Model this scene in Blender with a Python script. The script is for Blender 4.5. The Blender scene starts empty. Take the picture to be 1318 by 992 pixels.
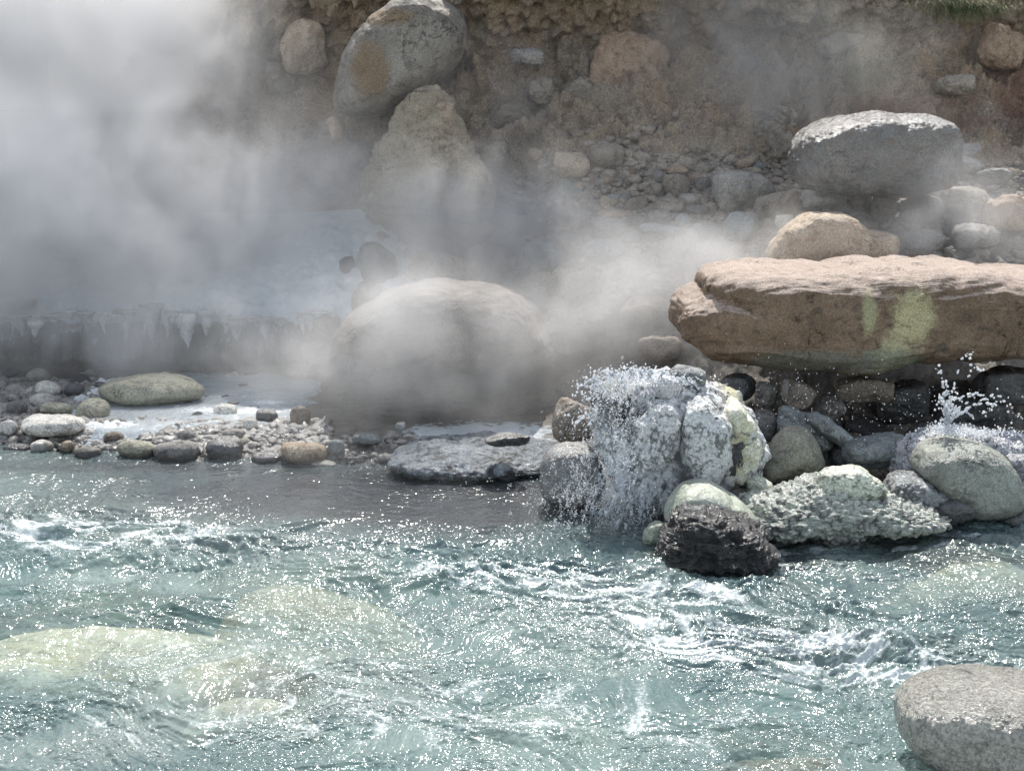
import bpy, bmesh, math, random
import numpy as np
from mathutils import Vector

random.seed(7)
RNG = np.random.default_rng(7)
scene = bpy.context.scene
COL = scene.collection
R = math.radians

# ------------------------------------------------------------------ camera model
F = 1810.0
CAMZ = 3.0
PITCH = R(10.7)
CP, SP = math.cos(PITCH), math.sin(PITCH)

def ray(px, py):
    u = (px - 659.0) / F
    v = (496.0 - py) / F
    return np.array([u, CP + v * SP, -SP + v * CP])

def at(px, py, Y):
    """world point seen in that direction at distance Y along the ground"""
    d = ray(px, py)
    t = Y / d[1]
    return np.array([d[0] * t, Y, CAMZ + d[2] * t])

def atz(px, py, z):
    d = ray(px, py)
    t = (z - CAMZ) / d[2]
    return np.array([d[0] * t, d[1] * t, z])

def xpx(px, Y):
    return at(px, 496, Y)[0]

# ------------------------------------------------------------------ numpy noise
_perm = {}
def _table(seed):
    if seed not in _perm:
        r = np.random.default_rng(seed)
        p = r.permutation(256)
        g = r.normal(size=(256, 3))
        g /= np.linalg.norm(g, axis=1)[:, None]
        _perm[seed] = (np.concatenate([p, p, p]).astype(np.int32), g.astype(np.float32), r.random((256, 3)).astype(np.float32))
    return _perm[seed]

def perlin(P, seed=0):
    perm, g, _ = _table(seed)
    P = np.asarray(P, dtype=np.float32)
    I = np.floor(P).astype(np.int32)
    f = P - I
    w = f * f * f * (f * (f * 6 - 15) + 10)
    I &= 255
    out = 0
    for dx in (0, 1):
        wx = w[:, 0] if dx else 1 - w[:, 0]
        hx = perm[(I[:, 0] + dx)]
        for dy in (0, 1):
            wy = w[:, 1] if dy else 1 - w[:, 1]
            hy = perm[hx + ((I[:, 1] + dy) & 255)]
            for dz in (0, 1):
                wz = w[:, 2] if dz else 1 - w[:, 2]
                h = perm[hy + ((I[:, 2] + dz) & 255)]
                gr = g[h]
                out = out + wx * wy * wz * (gr[:, 0] * (f[:, 0] - dx) + gr[:, 1] * (f[:, 1] - dy) + gr[:, 2] * (f[:, 2] - dz))
    return out * 1.5

def fbm(P, octv=5, seed=0, gain=0.5, lac=2.03):
    a, s, out = 1.0, 1.0, 0
    P = np.asarray(P, dtype=np.float32)
    for k in range(octv):
        out = out + a * perlin(P * s + 17.3 * k, seed + k)
        a *= gain
        s *= lac
    return out

def ridged(P, octv=4, seed=0, gain=0.5):
    a, s, out = 1.0, 1.0, 0
    P = np.asarray(P, dtype=np.float32)
    for k in range(octv):
        out = out + a * (1 - 2.2 * np.abs(perlin(P * s + 9.1 * k, seed + k)))
        a *= gain
        s *= 2.1
    return out

def worley(P, seed=0):
    """F1, F2-F1 and a random value of the nearest cell"""
    perm, _, rnd = _table(seed)
    P = np.asarray(P, dtype=np.float32)
    I = np.floor(P).astype(np.int32)
    f1 = np.full(len(P), 9.0, np.float32)
    f2 = np.full(len(P), 9.0, np.float32)
    val = np.zeros(len(P), np.float32)
    for dx in (-1, 0, 1):
        for dy in (-1, 0, 1):
            for dz in (-1, 0, 1):
                J = I + np.array([dx, dy, dz], np.int32)
                K = J & 255
                h = perm[perm[perm[K[:, 0]] + K[:, 1]] + K[:, 2]]
                c = J + rnd[h]
                d = np.sqrt(((P - c) ** 2).sum(1))
                closer = d < f1
                f2 = np.where(closer, f1, np.minimum(f2, d))
                val = np.where(closer, rnd[h][:, 0], val)
                f1 = np.where(closer, d, f1)
    return f1, f2 - f1, val

def sstep(a, b, x):
    t = np.clip((x - a) / (b - a), 0, 1)
    return t * t * (3 - 2 * t)

# ------------------------------------------------------------------ mesh helpers
_ico = {}
def ico(n):
    if n not in _ico:
        bm = bmesh.new()
        bmesh.ops.create_icosphere(bm, subdivisions=n, radius=1.0)
        v = np.array([x.co[:] for x in bm.verts], np.float32)
        v /= np.linalg.norm(v, axis=1)[:, None]
        f = np.array([[q.index for q in x.verts] for x in bm.faces], np.int32)
        bm.free()
        _ico[n] = (v, f)
    return _ico[n]

def mesh_from(name, V, Fc, mat, smooth=True):
    me = bpy.data.meshes.new(name)
    k = Fc.shape[1]
    me.vertices.add(len(V))
    me.vertices.foreach_set('co', np.ascontiguousarray(V, dtype=np.float32).ravel())
    me.loops.add(len(Fc) * k)
    me.loops.foreach_set('vertex_index', np.ascontiguousarray(Fc, dtype=np.int32).ravel())
    me.polygons.add(len(Fc))
    me.polygons.foreach_set('loop_start', np.arange(0, len(Fc) * k, k, dtype=np.int32))
    me.polygons.foreach_set('use_smooth', np.full(len(Fc), smooth))
    me.update(calc_edges=True)
    me.validate()
    if mat:
        me.materials.append(mat)
    return me

def tag(o, label=None, cat=None, group=None, kind=None):
    if label: o['label'] = label
    if cat: o['category'] = cat
    if group: o['group'] = group
    if kind: o['kind'] = kind
    return o

def link(name, me, loc=(0, 0, 0), parent=None):
    o = bpy.data.objects.new(name, me)
    COL.objects.link(o)
    o.location = Vector([float(c) for c in loc])
    if parent:
        o.parent = parent
    return o

def grid_faces(nr, nc):
    a = np.arange(nr * nc).reshape(nr, nc)
    return np.stack([a[:-1, :-1].ravel(), a[:-1, 1:].ravel(), a[1:, 1:].ravel(), a[1:, :-1].ravel()], 1)

# ------------------------------------------------------------------ materials
def new_mat(name):
    m = bpy.data.materials.new(name)
    m.use_nodes = True
    nt = m.node_tree
    b = nt.nodes['Principled BSDF']
    return m, nt, b

class NB:
    """small node builder"""
    def __init__(s, nt):
        s.nt = nt
    def n(s, t, **kw):
        x = s.nt.nodes.new(t)
        for k, v in kw.items():
            setattr(x, k, v)
        return x
    def l(s, a, b):
        s.nt.links.new(a, b)
    def noise(s, vec, scale, detail=6, rough=0.55, dist=0.0):
        x = s.n('ShaderNodeTexNoise')
        x.inputs['Scale'].default_value = scale
        x.inputs['Detail'].default_value = detail
        x.inputs['Roughness'].default_value = rough
        x.inputs['Distortion'].default_value = dist
        s.l(vec, x.inputs['Vector'])
        return x.outputs['Fac']
    def voro(s, vec, scale, feature='F1', out='Distance'):
        x = s.n('ShaderNodeTexVoronoi', feature=feature)
        x.inputs['Scale'].default_value = scale
        s.l(vec, x.inputs['Vector'])
        return x.outputs[out]
    def ramp(s, fac, a, b, lo=0.0, hi=1.0):
        x = s.n('ShaderNodeMapRange')
        x.interpolation_type = 'SMOOTHSTEP'
        x.inputs['From Min'].default_value = a
        x.inputs['From Max'].default_value = b
        x.inputs['To Min'].default_value = lo
        x.inputs['To Max'].default_value = hi
        s.l(fac, x.inputs['Value'])
        return x.outputs['Result']
    def mix(s, fac, c1, c2, mode='MIX'):
        x = s.n('ShaderNodeMix', data_type='RGBA', blend_type=mode)
        for k, c in ((6, c1), (7, c2)):
            if hasattr(c, 'is_output'):
                s.l(c, x.inputs[k])
            else:
                x.inputs[k].default_value = (*c, 1) if len(c) == 3 else c
        if hasattr(fac, 'is_output'):
            s.l(fac, x.inputs[0])
        else:
            x.inputs[0].default_value = fac
        return x.outputs[2]
    def math(s, op, a, b=None):
        x = s.n('ShaderNodeMath', operation=op)
        for k, c in ((0, a), (1, b)):
            if c is None: continue
            if hasattr(c, 'is_output'):
                s.l(c, x.inputs[k])
            else:
                x.inputs[k].default_value = c
        return x.outputs[0]
    def vmath(s, op, a, b=None, scale=None):
        x = s.n('ShaderNodeVectorMath', operation=op)
        for k, c in ((0, a), (1, b)):
            if c is None: continue
            if hasattr(c, 'is_output'):
                s.l(c, x.inputs[k])
            else:
                x.inputs[k].default_value = c
        if scale is not None:
            x.inputs['Scale'].default_value = scale
        return x.outputs['Value'] if op in ('LENGTH', 'DOT_PRODUCT', 'DISTANCE') else x.outputs['Vector']
    def bump(s, h, strength, dist, normal=None):
        x = s.n('ShaderNodeBump')
        x.inputs['Strength'].default_value = strength
        x.inputs['Distance'].default_value = dist
        s.l(h, x.inputs['Height'])
        if normal is not None:
            s.l(normal, x.inputs['Normal'])
        return x.outputs['Normal']

def rock_mat(name, c1, c2, c3, rough=0.8, wet=0.0, bump=1.0, speck=0.35, strata=0.0, crack=0.7,
             patches=(), stain=None, coat=None, topc=None, fine=1.0):
    """c1/c2 base variation, c3 blotches; patches = [(centre, radii, colour, softness)] in local metres"""
    m, nt, b = new_mat(name)
    N = NB(nt)
    tc = N.n('ShaderNodeTexCoord').outputs['Object']
    oi = N.n('ShaderNodeObjectInfo')
    off = N.vmath('SCALE', oi.outputs['Location'], scale=1.37)
    v = N.vmath('ADD', tc, off)
    n1 = N.noise(v, 2.6, 7, 0.62, 0.4)
    n2 = N.noise(v, 9.0, 8, 0.65, 0.6)
    n3 = N.noise(v, 60.0, 4, 0.7)
    n4 = N.noise(v, 190.0, 2, 0.7)
    col = N.mix(N.ramp(n1, 0.38, 0.62), c1, c2)
    col = N.mix(N.ramp(n2, 0.50, 0.66, 0, 0.85), col, c3)
    if stain:
        sc = N.noise(v, 1.7, 9, 0.7, 1.2)
        col = N.mix(N.ramp(sc, 0.52, 0.62, 0, stain[1]), col, stain[0])
    if strata:
        mp = N.n('ShaderNodeMapping')
        mp.inputs['Scale'].default_value = (0.8, 0.8, 14)
        mp.inputs['Rotation'].default_value = (0.05, 0.08, 0)
        N.l(v, mp.inputs['Vector'])
        st = N.noise(mp.outputs['Vector'], 3.0, 6, 0.6, 0.3)
        col = N.mix(N.ramp(st, 0.42, 0.6, 0.0, strata), col, tuple(x * 0.45 for x in c1))
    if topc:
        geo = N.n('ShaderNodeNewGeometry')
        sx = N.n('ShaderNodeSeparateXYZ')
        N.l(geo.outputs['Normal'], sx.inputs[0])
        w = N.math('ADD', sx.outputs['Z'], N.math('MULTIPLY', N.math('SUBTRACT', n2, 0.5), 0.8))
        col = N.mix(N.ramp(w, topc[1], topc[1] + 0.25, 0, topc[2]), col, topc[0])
    for (c, r, pc, soft) in patches:
        q = N.vmath('SUBTRACT', tc, tuple(float(x) for x in c))
        q = N.vmath('DIVIDE', q, tuple(float(x) for x in r))
        d = N.vmath('LENGTH', q)
        d = N.math('ADD', d, N.math('MULTIPLY', N.math('SUBTRACT', N.noise(v, 9.0, 9, 0.7, 1.0), 0.5), 1.9))
        col = N.mix(N.ramp(d, 1.0 + soft, 1.0 - soft, 0, 0.9), col, pc)
    if coat:
        cn = N.noise(v, coat[2], 9, 0.62, 1.0)
        cm = N.ramp(cn, coat[1], coat[1] + 0.05)
        col = N.mix(cm, col, coat[0])
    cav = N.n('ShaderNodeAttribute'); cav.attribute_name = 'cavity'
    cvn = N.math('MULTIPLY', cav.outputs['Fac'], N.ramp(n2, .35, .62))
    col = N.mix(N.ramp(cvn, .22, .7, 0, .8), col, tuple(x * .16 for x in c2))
    g = N.ramp(n3, 0.3, 0.7, 1 - speck, 1 + speck)
    col = N.mix(1.0, col, N.n('ShaderNodeCombineColor').outputs[0], 'MULTIPLY') if False else col
    gm = N.n('ShaderNodeVectorMath', operation='SCALE')
    N.l(col, gm.inputs[0]); N.l(g, gm.inputs['Scale'])
    g2 = N.ramp(n4, 0.25, 0.75, 0.72, 1.28)
    gm2 = N.n('ShaderNodeVectorMath', operation='SCALE')
    N.l(gm.outputs[0], gm2.inputs[0]); N.l(g2, gm2.inputs['Scale'])
    rj = N.ramp(oi.outputs['Random'], 0, 1, 0.82, 1.18)
    gm3 = N.n('ShaderNodeVectorMath', operation='SCALE')
    N.l(gm2.outputs[0], gm3.inputs[0]); N.l(rj, gm3.inputs['Scale'])
    cn_ = N.noise(v, 1.6, 7, 0.6, 1.3)
    cr = N.math('ABSOLUTE', N.math('SUBTRACT', cn_, 0.5))
    crm = N.ramp(cr, 0.0, 0.008, 1 - crack, 1.0)
    gate = N.ramp(N.noise(v, 2.3, 3), 0.40, 0.50)
    crm = N.math('MAXIMUM', crm, gate)
    # splashed and darkened just above the water line
    gp = N.n('ShaderNodeNewGeometry'); sz = N.n('ShaderNodeSeparateXYZ'); N.l(gp.outputs['Position'], sz.inputs[0])
    wl = N.math('ADD', sz.outputs['Z'], N.math('MULTIPLY', N.math('SUBTRACT', n2, .5), -.22))
    under = N.ramp(sz.outputs['Z'], -.03, -.01, 0, 1)
    wf = N.math('MULTIPLY', N.ramp(wl, .05, .11, 1, 0), under)
    crm = N.math('MULTIPLY', crm, N.math('SUBTRACT', 1.0, N.math('MULTIPLY', wf, .55)))
    gm4 = N.n('ShaderNodeVectorMath', operation='SCALE')
    N.l(gm3.outputs[0], gm4.inputs[0]); N.l(crm, gm4.inputs['Scale'])
    N.l(gm4.outputs[0], b.inputs['Base Color'])
    rr = N.ramp(n2, 0.3, 0.7, max(0.08, rough - 0.25 - wet * 0.25), min(1, rough + 0.1))
    rr = N.math('SUBTRACT', rr, N.math('MULTIPLY', wf, .22))
    N.l(rr, b.inputs['Roughness'])
    b.inputs['Specular IOR Level'].default_value = 0.35 + 0.4 * wet
    if wet > 0:
        b.inputs['Coat Weight'].default_value = wet
        b.inputs['Coat Roughness'].default_value = 0.27
    h = N.math('ADD', N.math('MULTIPLY', n2, 0.6), N.math('MULTIPLY', n3, 0.22 * fine))
    h = N.math('ADD', h, N.math('MULTIPLY', n4, 0.07 * fine))
    h = N.math('ADD', h, N.math('MULTIPLY', crm, 0.25))
    nm = N.bump(h, min(1.0, 0.75 * bump), 0.05 * bump)
    N.l(nm, b.inputs['Normal'])
    if wet > 0:
        N.l(nm, b.inputs['Coat Normal'])
    return m

M = {}
M['grey'] = rock_mat('grey_rock', (.20, .195, .185), (.30, .285, .26), (.14, .13, .12))
M['greybrown'] = rock_mat('grey_brown_rock', (.21, .185, .155), (.32, .28, .23), (.13, .105, .08))
M['tan'] = rock_mat('tan_rock', (.34, .27, .20), (.46, .38, .29), (.25, .17, .11))
M['orange'] = rock_mat('ochre_rock', (.28, .195, .135), (.34, .25, .18), (.20, .13, .085))
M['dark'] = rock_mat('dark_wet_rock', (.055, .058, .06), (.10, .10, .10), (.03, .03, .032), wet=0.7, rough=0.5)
M['blue'] = rock_mat('blue_grey_rock', (.20, .22, .22), (.31, .34, .33), (.13, .145, .145), rough=0.7, wet=0.2)
M['pale'] = rock_mat('pale_river_rock', (.52, .51, .47), (.66, .64, .58), (.36, .34, .30), rough=0.7, wet=0.25)
M['yellow'] = rock_mat('sulphur_stained_rock', (.34, .33, .26), (.44, .43, .34), (.24, .235, .195), rough=0.75)
M['green'] = rock_mat('pale_green_rock', (.44, .48, .38), (.60, .63, .52), (.30, .34, .28), rough=0.55, wet=0.5)

# ------------------------------------------------------------------ rocks
def rock_shape(n, seed, power, nplanes=14, soft=0.0):
    v, f = ico(n)
    r = np.random.default_rng(seed)
    d = r.normal(size=(nplanes, 3))
    d = np.concatenate([d, [[1, 0, 0], [-1, 0, 0], [0, 1, 0], [0, -1, 0], [0, 0, 1], [0, 0, -1]]])
    d /= np.linalg.norm(d, axis=1)[:, None]
    h = r.uniform(0.80, 1.15, len(d))
    h[-6:] = r.uniform(0.95, 1.12, 6)
    dots = np.maximum(v @ d.T.astype(np.float32), 0) / h
    rad = (dots ** power).sum(1) ** (-1 / power)
    rad = rad / rad.mean() * (1 - soft) + soft
    return v * rad[:, None], f, v

def add_detail(V, Nrm, seed, size, lo=0.06, hi=0.02, rough=0.5, frq=1.0, strata=0.0, knob=0.0):
    P = V / size
    V = V + Nrm * (size * lo * fbm(P * 1.3 * frq + seed, 4, seed))[:, None]
    V = V + Nrm * (size * hi * fbm(P * 6 * frq + seed, 4, seed + 5, 0.6))[:, None]
    if strata:
        t = P[:, 2:3] * 9 + fbm(P * 1.1 + 3, 3, seed + 2)[:, None] * 1.3
        q = np.concatenate([P[:, :2] * 0.6, t], 1)
        V = V + Nrm * (size * strata * ridged(q, 3, seed + 9))[:, None]
    if knob:
        f1, fe, _ = worley(P * 7 * frq + seed, seed + 3)
        g1, ge, _ = worley(P * 17 * frq + seed, seed + 4)
        V = V + Nrm * (size * knob * ((0.6 - f1) + 0.35 * (0.6 - g1)))[:, None]
        CAV[0] = np.clip(1 - fe * 3.2, 0, 1) * .7 + np.clip(1 - ge * 3, 0, 1) * .5
    return V
CAV = [None]

def boulder(px, py, w, h, Y, mat, label, roll=0, name='boulder', cat='boulder', group=None, depth=None,
            power=9, lvl=5, seed=None, strata=0.0, knob=0.0, lo=0.09, hi=0.026, sink=0.0, planes=14, soft=0.25, land=False):
    """px, py = centre in the picture, w, h = size in picture pixels, Y = distance"""
    if seed is None:
        seed = int(px * 31 + py * 17) % 4096
    if land:
        Y2 = march(px, py + h * land)
        if Y2 is not None and abs(Y2 - Y) < 2.2:
            Y = Y2 - .1
    c = at(px, py, Y)
    s = Y / F
    hw, hh = w * s / 2, h * s / 2
    hd = depth / 2 if depth else (hw + hh) / 2 * 1.05
    V, f, n = rock_shape(lvl, seed, power, planes, soft)
    V = V * np.array([hw, hd, hh], np.float32)
    size = float((hw + hh + hd) / 3 * 1.6)
    N_ = V / np.array([hw, hd, hh]) ** 2
    N_ /= np.linalg.norm(N_, axis=1)[:, None]
    V = add_detail(V, N_, seed, size, lo, hi, strata=strata, knob=knob)
    mn, mx = V.min(0), V.max(0)
    V = (V - (mn + mx) / 2) / (mx - mn) * np.array([2 * hw, 2 * hd, 2 * hh])
    if roll:
        a = R(roll); ca, sa = math.cos(a), math.sin(a)
        x, z = V[:, 0] * ca + V[:, 2] * sa, -V[:, 0] * sa + V[:, 2] * ca
        V = np.stack([x, V[:, 1], z], 1)
    zmin = V[:, 2].min()
    V[:, 2] -= zmin
    if sink:  # a skirt hidden in the ground under it
        pass
    me = mesh_from(name, V, f, M[mat] if isinstance(mat, str) else mat)
    if CAV[0] is not None:
        ca_ = me.attributes.new('cavity', 'FLOAT', 'POINT'); ca_.data.foreach_set('value', CAV[0].astype(np.float32)); CAV[0] = None
    o = link(name, me, (c[0], c[1] + hd * 0.3, c[2] + zmin))
    tag(o, label, cat, group)
    return o

def outline_rock(pts, Y, depth, mat, label, name='boulder', cat='boulder', bulge=0.55, dbulge=0.6, lvl=6, seed=1,
                 lo=0.03, hi=0.012, strata=0.0, knob=0.0, frq=1.0, front=0.0, centre=None, roll_back=0.0):
    """rock whose silhouette follows pts (picture pixels) at distance Y and that is `depth` metres thick"""
    W = np.array([at(p[0], p[1], Y) for p in pts])
    x, z = W[:, 0], W[:, 2]
    if centre is not None:
        c0 = at(centre[0], centre[1], Y); cx, cz = c0[0], c0[2]
    else:
        cx, cz = (x.min() + x.max()) / 2, (z.min() + z.max()) / 2
    ang = np.arctan2(z - cz, x - cx)
    rad = np.hypot(x - cx, z - cz)
    o_ = np.argsort(ang)
    ang, rad = ang[o_], rad[o_]
    A = np.concatenate([ang - 2 * np.pi, ang, ang + 2 * np.pi])
    B = np.concatenate([rad, rad, rad])
    tt = np.linspace(-np.pi, np.pi, 721)
    rr = np.interp(tt, A, B)
    k = np.hanning(15); k /= k.sum()
    rr = np.convolve(np.concatenate([rr[-30:-1], rr, rr[1:30]]), k, 'same')[29:-29]
    v, f = ico(lvl)
    th = np.arctan2(v[:, 2] * (z.max() - z.min()), v[:, 0] * (x.max() - x.min()))
    pl = np.hypot(v[:, 0], v[:, 2])
    Rr = np.interp(th, tt, rr)
    pr = np.sin(np.clip(np.arcsin(np.clip(pl, 0, 1)), 0, np.pi / 2)) ** bulge
    px_ = Rr * pr * np.cos(th)
    pz_ = Rr * pr * np.sin(th)
    py_ = np.sign(v[:, 1]) * np.abs(v[:, 1]) ** dbulge * depth / 2
    V = np.stack([px_, py_, pz_], 1)
    # vertex normals for the displacement
    fn = np.cross(V[f[:, 1]] - V[f[:, 0]], V[f[:, 2]] - V[f[:, 0]])
    vn = np.zeros_like(V)
    for q in range(3):
        np.add.at(vn, f[:, q], fn)
    vn /= np.linalg.norm(vn, axis=1)[:, None] + 1e-9
    size = float((x.max() - x.min() + z.max() - z.min()) / 4 * 1.3)
    V = add_detail(V, vn, seed, size, lo, hi, frq=frq, strata=strata, knob=knob)
    for q, (lo_, hi_) in ((0, (x.min() - cx, x.max() - cx)), (2, (z.min() - cz, z.max() - cz))):
        a_, b_ = V[:, q].min(), V[:, q].max()
        V[:, q] = lo_ + (V[:, q] - a_) / (b_ - a_) * (hi_ - lo_)
    zmin = V[:, 2].min()
    V[:, 2] -= zmin
    me = mesh_from(name, V, f, M[mat] if isinstance(mat, str) else mat)
    if CAV[0] is not None:
        ca_ = me.attributes.new('cavity', 'FLOAT', 'POINT'); ca_.data.foreach_set('value', CAV[0].astype(np.float32)); CAV[0] = None
    o = link(name, me, (cx, Y + depth / 2 * front, cz + zmin))
    tag(o, label, cat)
    return o

# ================================================================== SETTING
# columns of the bank: picture column -> knots (distance, height)
KN = {
    -700: [(12.2, -.55), (13.6, 0), (14.2, .12), (16.2, .14), (16.5, .25), (16.7, .8), (19.5, 1.2), (23, 1.6), (26, 2.0), (30, 2.6), (60, 3.5)],
    -200: [(11.8, -.55), (13.1, 0), (13.8, .10), (15.9, .12), (16.05, .2), (16.2, .83), (19, 1.3), (22, 2.1), (24, 2.7), (28, 3.0), (60, 3.6)],
    0:    [(11.6, -.55), (12.8, 0), (13.4, .10), (15.8, .10), (15.95, .2), (16.1, .83), (18.5, 1.3), (21, 2.1), (23, 2.8), (26, 3.1), (60, 3.8)],
    160:  [(11.4, -.55), (12.5, 0), (13.2, .09), (15.8, .09), (15.95, .2), (16.1, .83), (18.2, 1.35), (20, 1.9), (21.5, 2.8), (23, 3.4), (60, 4.2)],
    260:  [(11.2, -.55), (12.4, 0), (13.1, .09), (15.8, .09), (15.95, .2), (16.1, .85), (17.8, 1.35), (18.8, 1.8), (20.0, 3.3), (21, 4.6), (60, 6)],
    330:  [(11.1, -.55), (12.3, 0), (13.0, .09), (15.8, .09), (15.95, .2), (16.1, .87), (17.4, 1.3), (18.2, 1.8), (19.2, 3.6), (20.2, 5.6), (60, 8)],
    450:  [(11.0, -.55), (12.2, 0), (12.9, .10), (15.0, .12), (15.7, .3), (16.0, .9), (16.9, 1.4), (17.6, 1.9), (18.5, 3.7), (19.3, 5.7), (60, 8.5)],
    600:  [(10.9, -.55), (11.9, 0), (12.5, .10), (14.3, .12), (15.0, .3), (15.5, .8), (16.4, 1.4), (17.0, 2.0), (18.1, 3.7), (19.1, 5.8), (60, 8.8)],
    760:  [(10.3, -.55), (11.3, 0), (12.2, .10), (13.6, .22), (14.3, .55), (14.9, 1.15), (16.0, 1.9), (16.9, 2.6), (18.0, 3.8), (19.1, 5.8), (60, 9)],
    950:  [(9.9, -.55), (10.7, -.05), (11.4, .12), (12.3, .25), (13.3, .6), (14.2, 1.25), (15.5, 1.9), (16.7, 2.6), (17.9, 3.9), (19.3, 5.9), (60, 9)],
    1150: [(9.8, -.55), (10.6, -.05), (11.2, .10), (12.3, .22), (13.4, .6), (14.1, 1.35), (15.2, 1.95), (16.5, 2.5), (18.0, 3.8), (20.0, 5.9), (60, 9)],
    1318: [(9.8, -.55), (10.5, -.05), (11.2, .10), (12.3, .2), (13.5, .6), (14.2, 1.4), (15.2, 2.0), (16.4, 2.5), (18.0, 3.8), (20.2, 5.9), (60, 9)],
    2000: [(9.8, -.55), (10.5, -.05), (11.2, .10), (12.3, .2), (13.5, .6), (14.2, 1.4), (15.2, 2.0), (16.4, 2.5), (18.0, 3.8), (20.2, 5.9), (60, 9)],
}
_px = sorted(KN)
_karr = np.array([KN[p] for p in _px])           # (ncol, K, 2)

def profile(pxs, seg):
    """loft: for every column px interpolated knots, sub-divided; returns Y, Z arrays (rows, cols)"""
    cols = np.stack([np.stack([np.interp(pxs, _px, _karr[:, k, j]) for j in (0, 1)], -1) for k in range(_karr.shape[1])])  # (K, nc, 2)
    rows = []
    for k in range(len(cols) - 1):
        n = seg[k]
        p0 = cols[max(k - 1, 0)]; p1 = cols[k]; p2 = cols[k + 1]; p3 = cols[min(k + 2, len(cols) - 1)]
        for i in range(n):
            t = i / n
            # half linear, half Catmull-Rom keeps it from overshooting
            cr = 0.5 * ((2 * p1) + (-p0 + p2) * t + (2 * p0 - 5 * p1 + 4 * p2 - p3) * t * t + (-p0 + 3 * p1 - 3 * p2 + p3) * t ** 3)
            li = p1 * (1 - t) + p2 * t
            rows.append(0.4 * cr + 0.6 * li)
    rows.append(cols[-1])
    A = np.stack(rows)
    return A[..., 0], A[..., 1]

def sheet_normals(V, nr, nc):
    G = V.reshape(nr, nc, 3)
    a = np.gradient(G, axis=1); b = np.gradient(G, axis=0)
    n = np.cross(a, b).reshape(-1, 3)
    n /= np.linalg.norm(n, axis=1)[:, None] + 1e-9
    n[n[:, 2] < 0] *= 1
    return n

def ground_z(x, y):
    pxv = 659 + F * x / y / 1.0
    k = np.array([[np.interp(pxv, _px, _karr[:, i, j]) for j in (0, 1)] for i in range(_karr.shape[1])])
    return float(np.interp(y, k[:, 0], k[:, 1]))

def march(px, py):
    d_ = ray(px, py)
    for Yt in np.arange(10.5, 20.0, .04):
        p = at(px, py, Yt)
        if p[2] < ground_z(p[0], p[1]):
            return Yt
    return None

pxs = np.concatenate([np.linspace(-700, -120, 60, endpoint=False), np.linspace(-120, 1440, 760), np.linspace(1440, 2000, 60)[1:]])
segs = [14, 22, 40, 16, 34, 50, 40, 90, 90, 24]
# split at the cliff foot: knots 0-7 bank, 7-10 cliff
def build_sheet(name, k0, k1):
    Yf, Zf = profile(pxs, segs)
    r0 = sum(segs[:k0]); r1 = sum(segs[:k1])
    Yf, Zf = Yf[r0:r1 + 1], Zf[r0:r1 + 1]
    return Yf, Zf

# --- ground material: pale sinter on the left, gravelly grey-brown elsewhere
def bank_mat():
    m, nt, b = new_mat('bank_ground')
    N = NB(nt)
    tc = N.n('ShaderNodeTexCoord').outputs['Object']
    at_ = N.n('ShaderNodeAttribute'); at_.attribute_name = 'sinter'
    n1 = N.noise(tc, 1.3, 8, 0.6, 0.5)
    n2 = N.noise(tc, 7, 8, 0.65, 0.4)
    n3 = N.noise(tc, 45, 5, 0.7)
    col = N.mix(N.ramp(n1, 0.4, 0.6), (.15, .135, .115), (.23, .215, .19))
    col = N.mix(N.ramp(n2, 0.5, 0.62, 0, .7), col, (.10, .09, .08))
    col = N.mix(N.ramp(n3, 0.45, 0.7, 0, .6), col, (.32, .30, .27))
    sint = N.mix(N.ramp(n2, 0.4, 0.62), (.72, .78, .82), (.60, .67, .71))
    w = N.math('ADD', at_.outputs['Fac'], N.math('MULTIPLY', N.math('SUBTRACT', n2, 0.5), 1.4))
    col = N.mix(N.ramp(w, 0.4, 0.6), col, sint)
    sz = N.n('ShaderNodeSeparateXYZ'); N.l(tc, sz.inputs[0])
    wetb = N.ramp(N.math('ADD', sz.outputs['Z'], N.math('MULTIPLY', N.math('SUBTRACT', n2, .5), .12)), .02, .10, .8, 0)
    col = N.mix(wetb, col, (.07, .066, .06))
    N.l(col, b.inputs['Base Color'])
    N.l(N.ramp(at_.outputs['Fac'], 0, 1, 0.75, 0.35), b.inputs['Roughness'])
    h = N.math('ADD', N.math('MULTIPLY', n2, 0.6), N.math('MULTIPLY', n3, 0.35))
    N.l(N.bump(h, 0.8, 0.06), b.inputs['Normal'])
    return m

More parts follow.
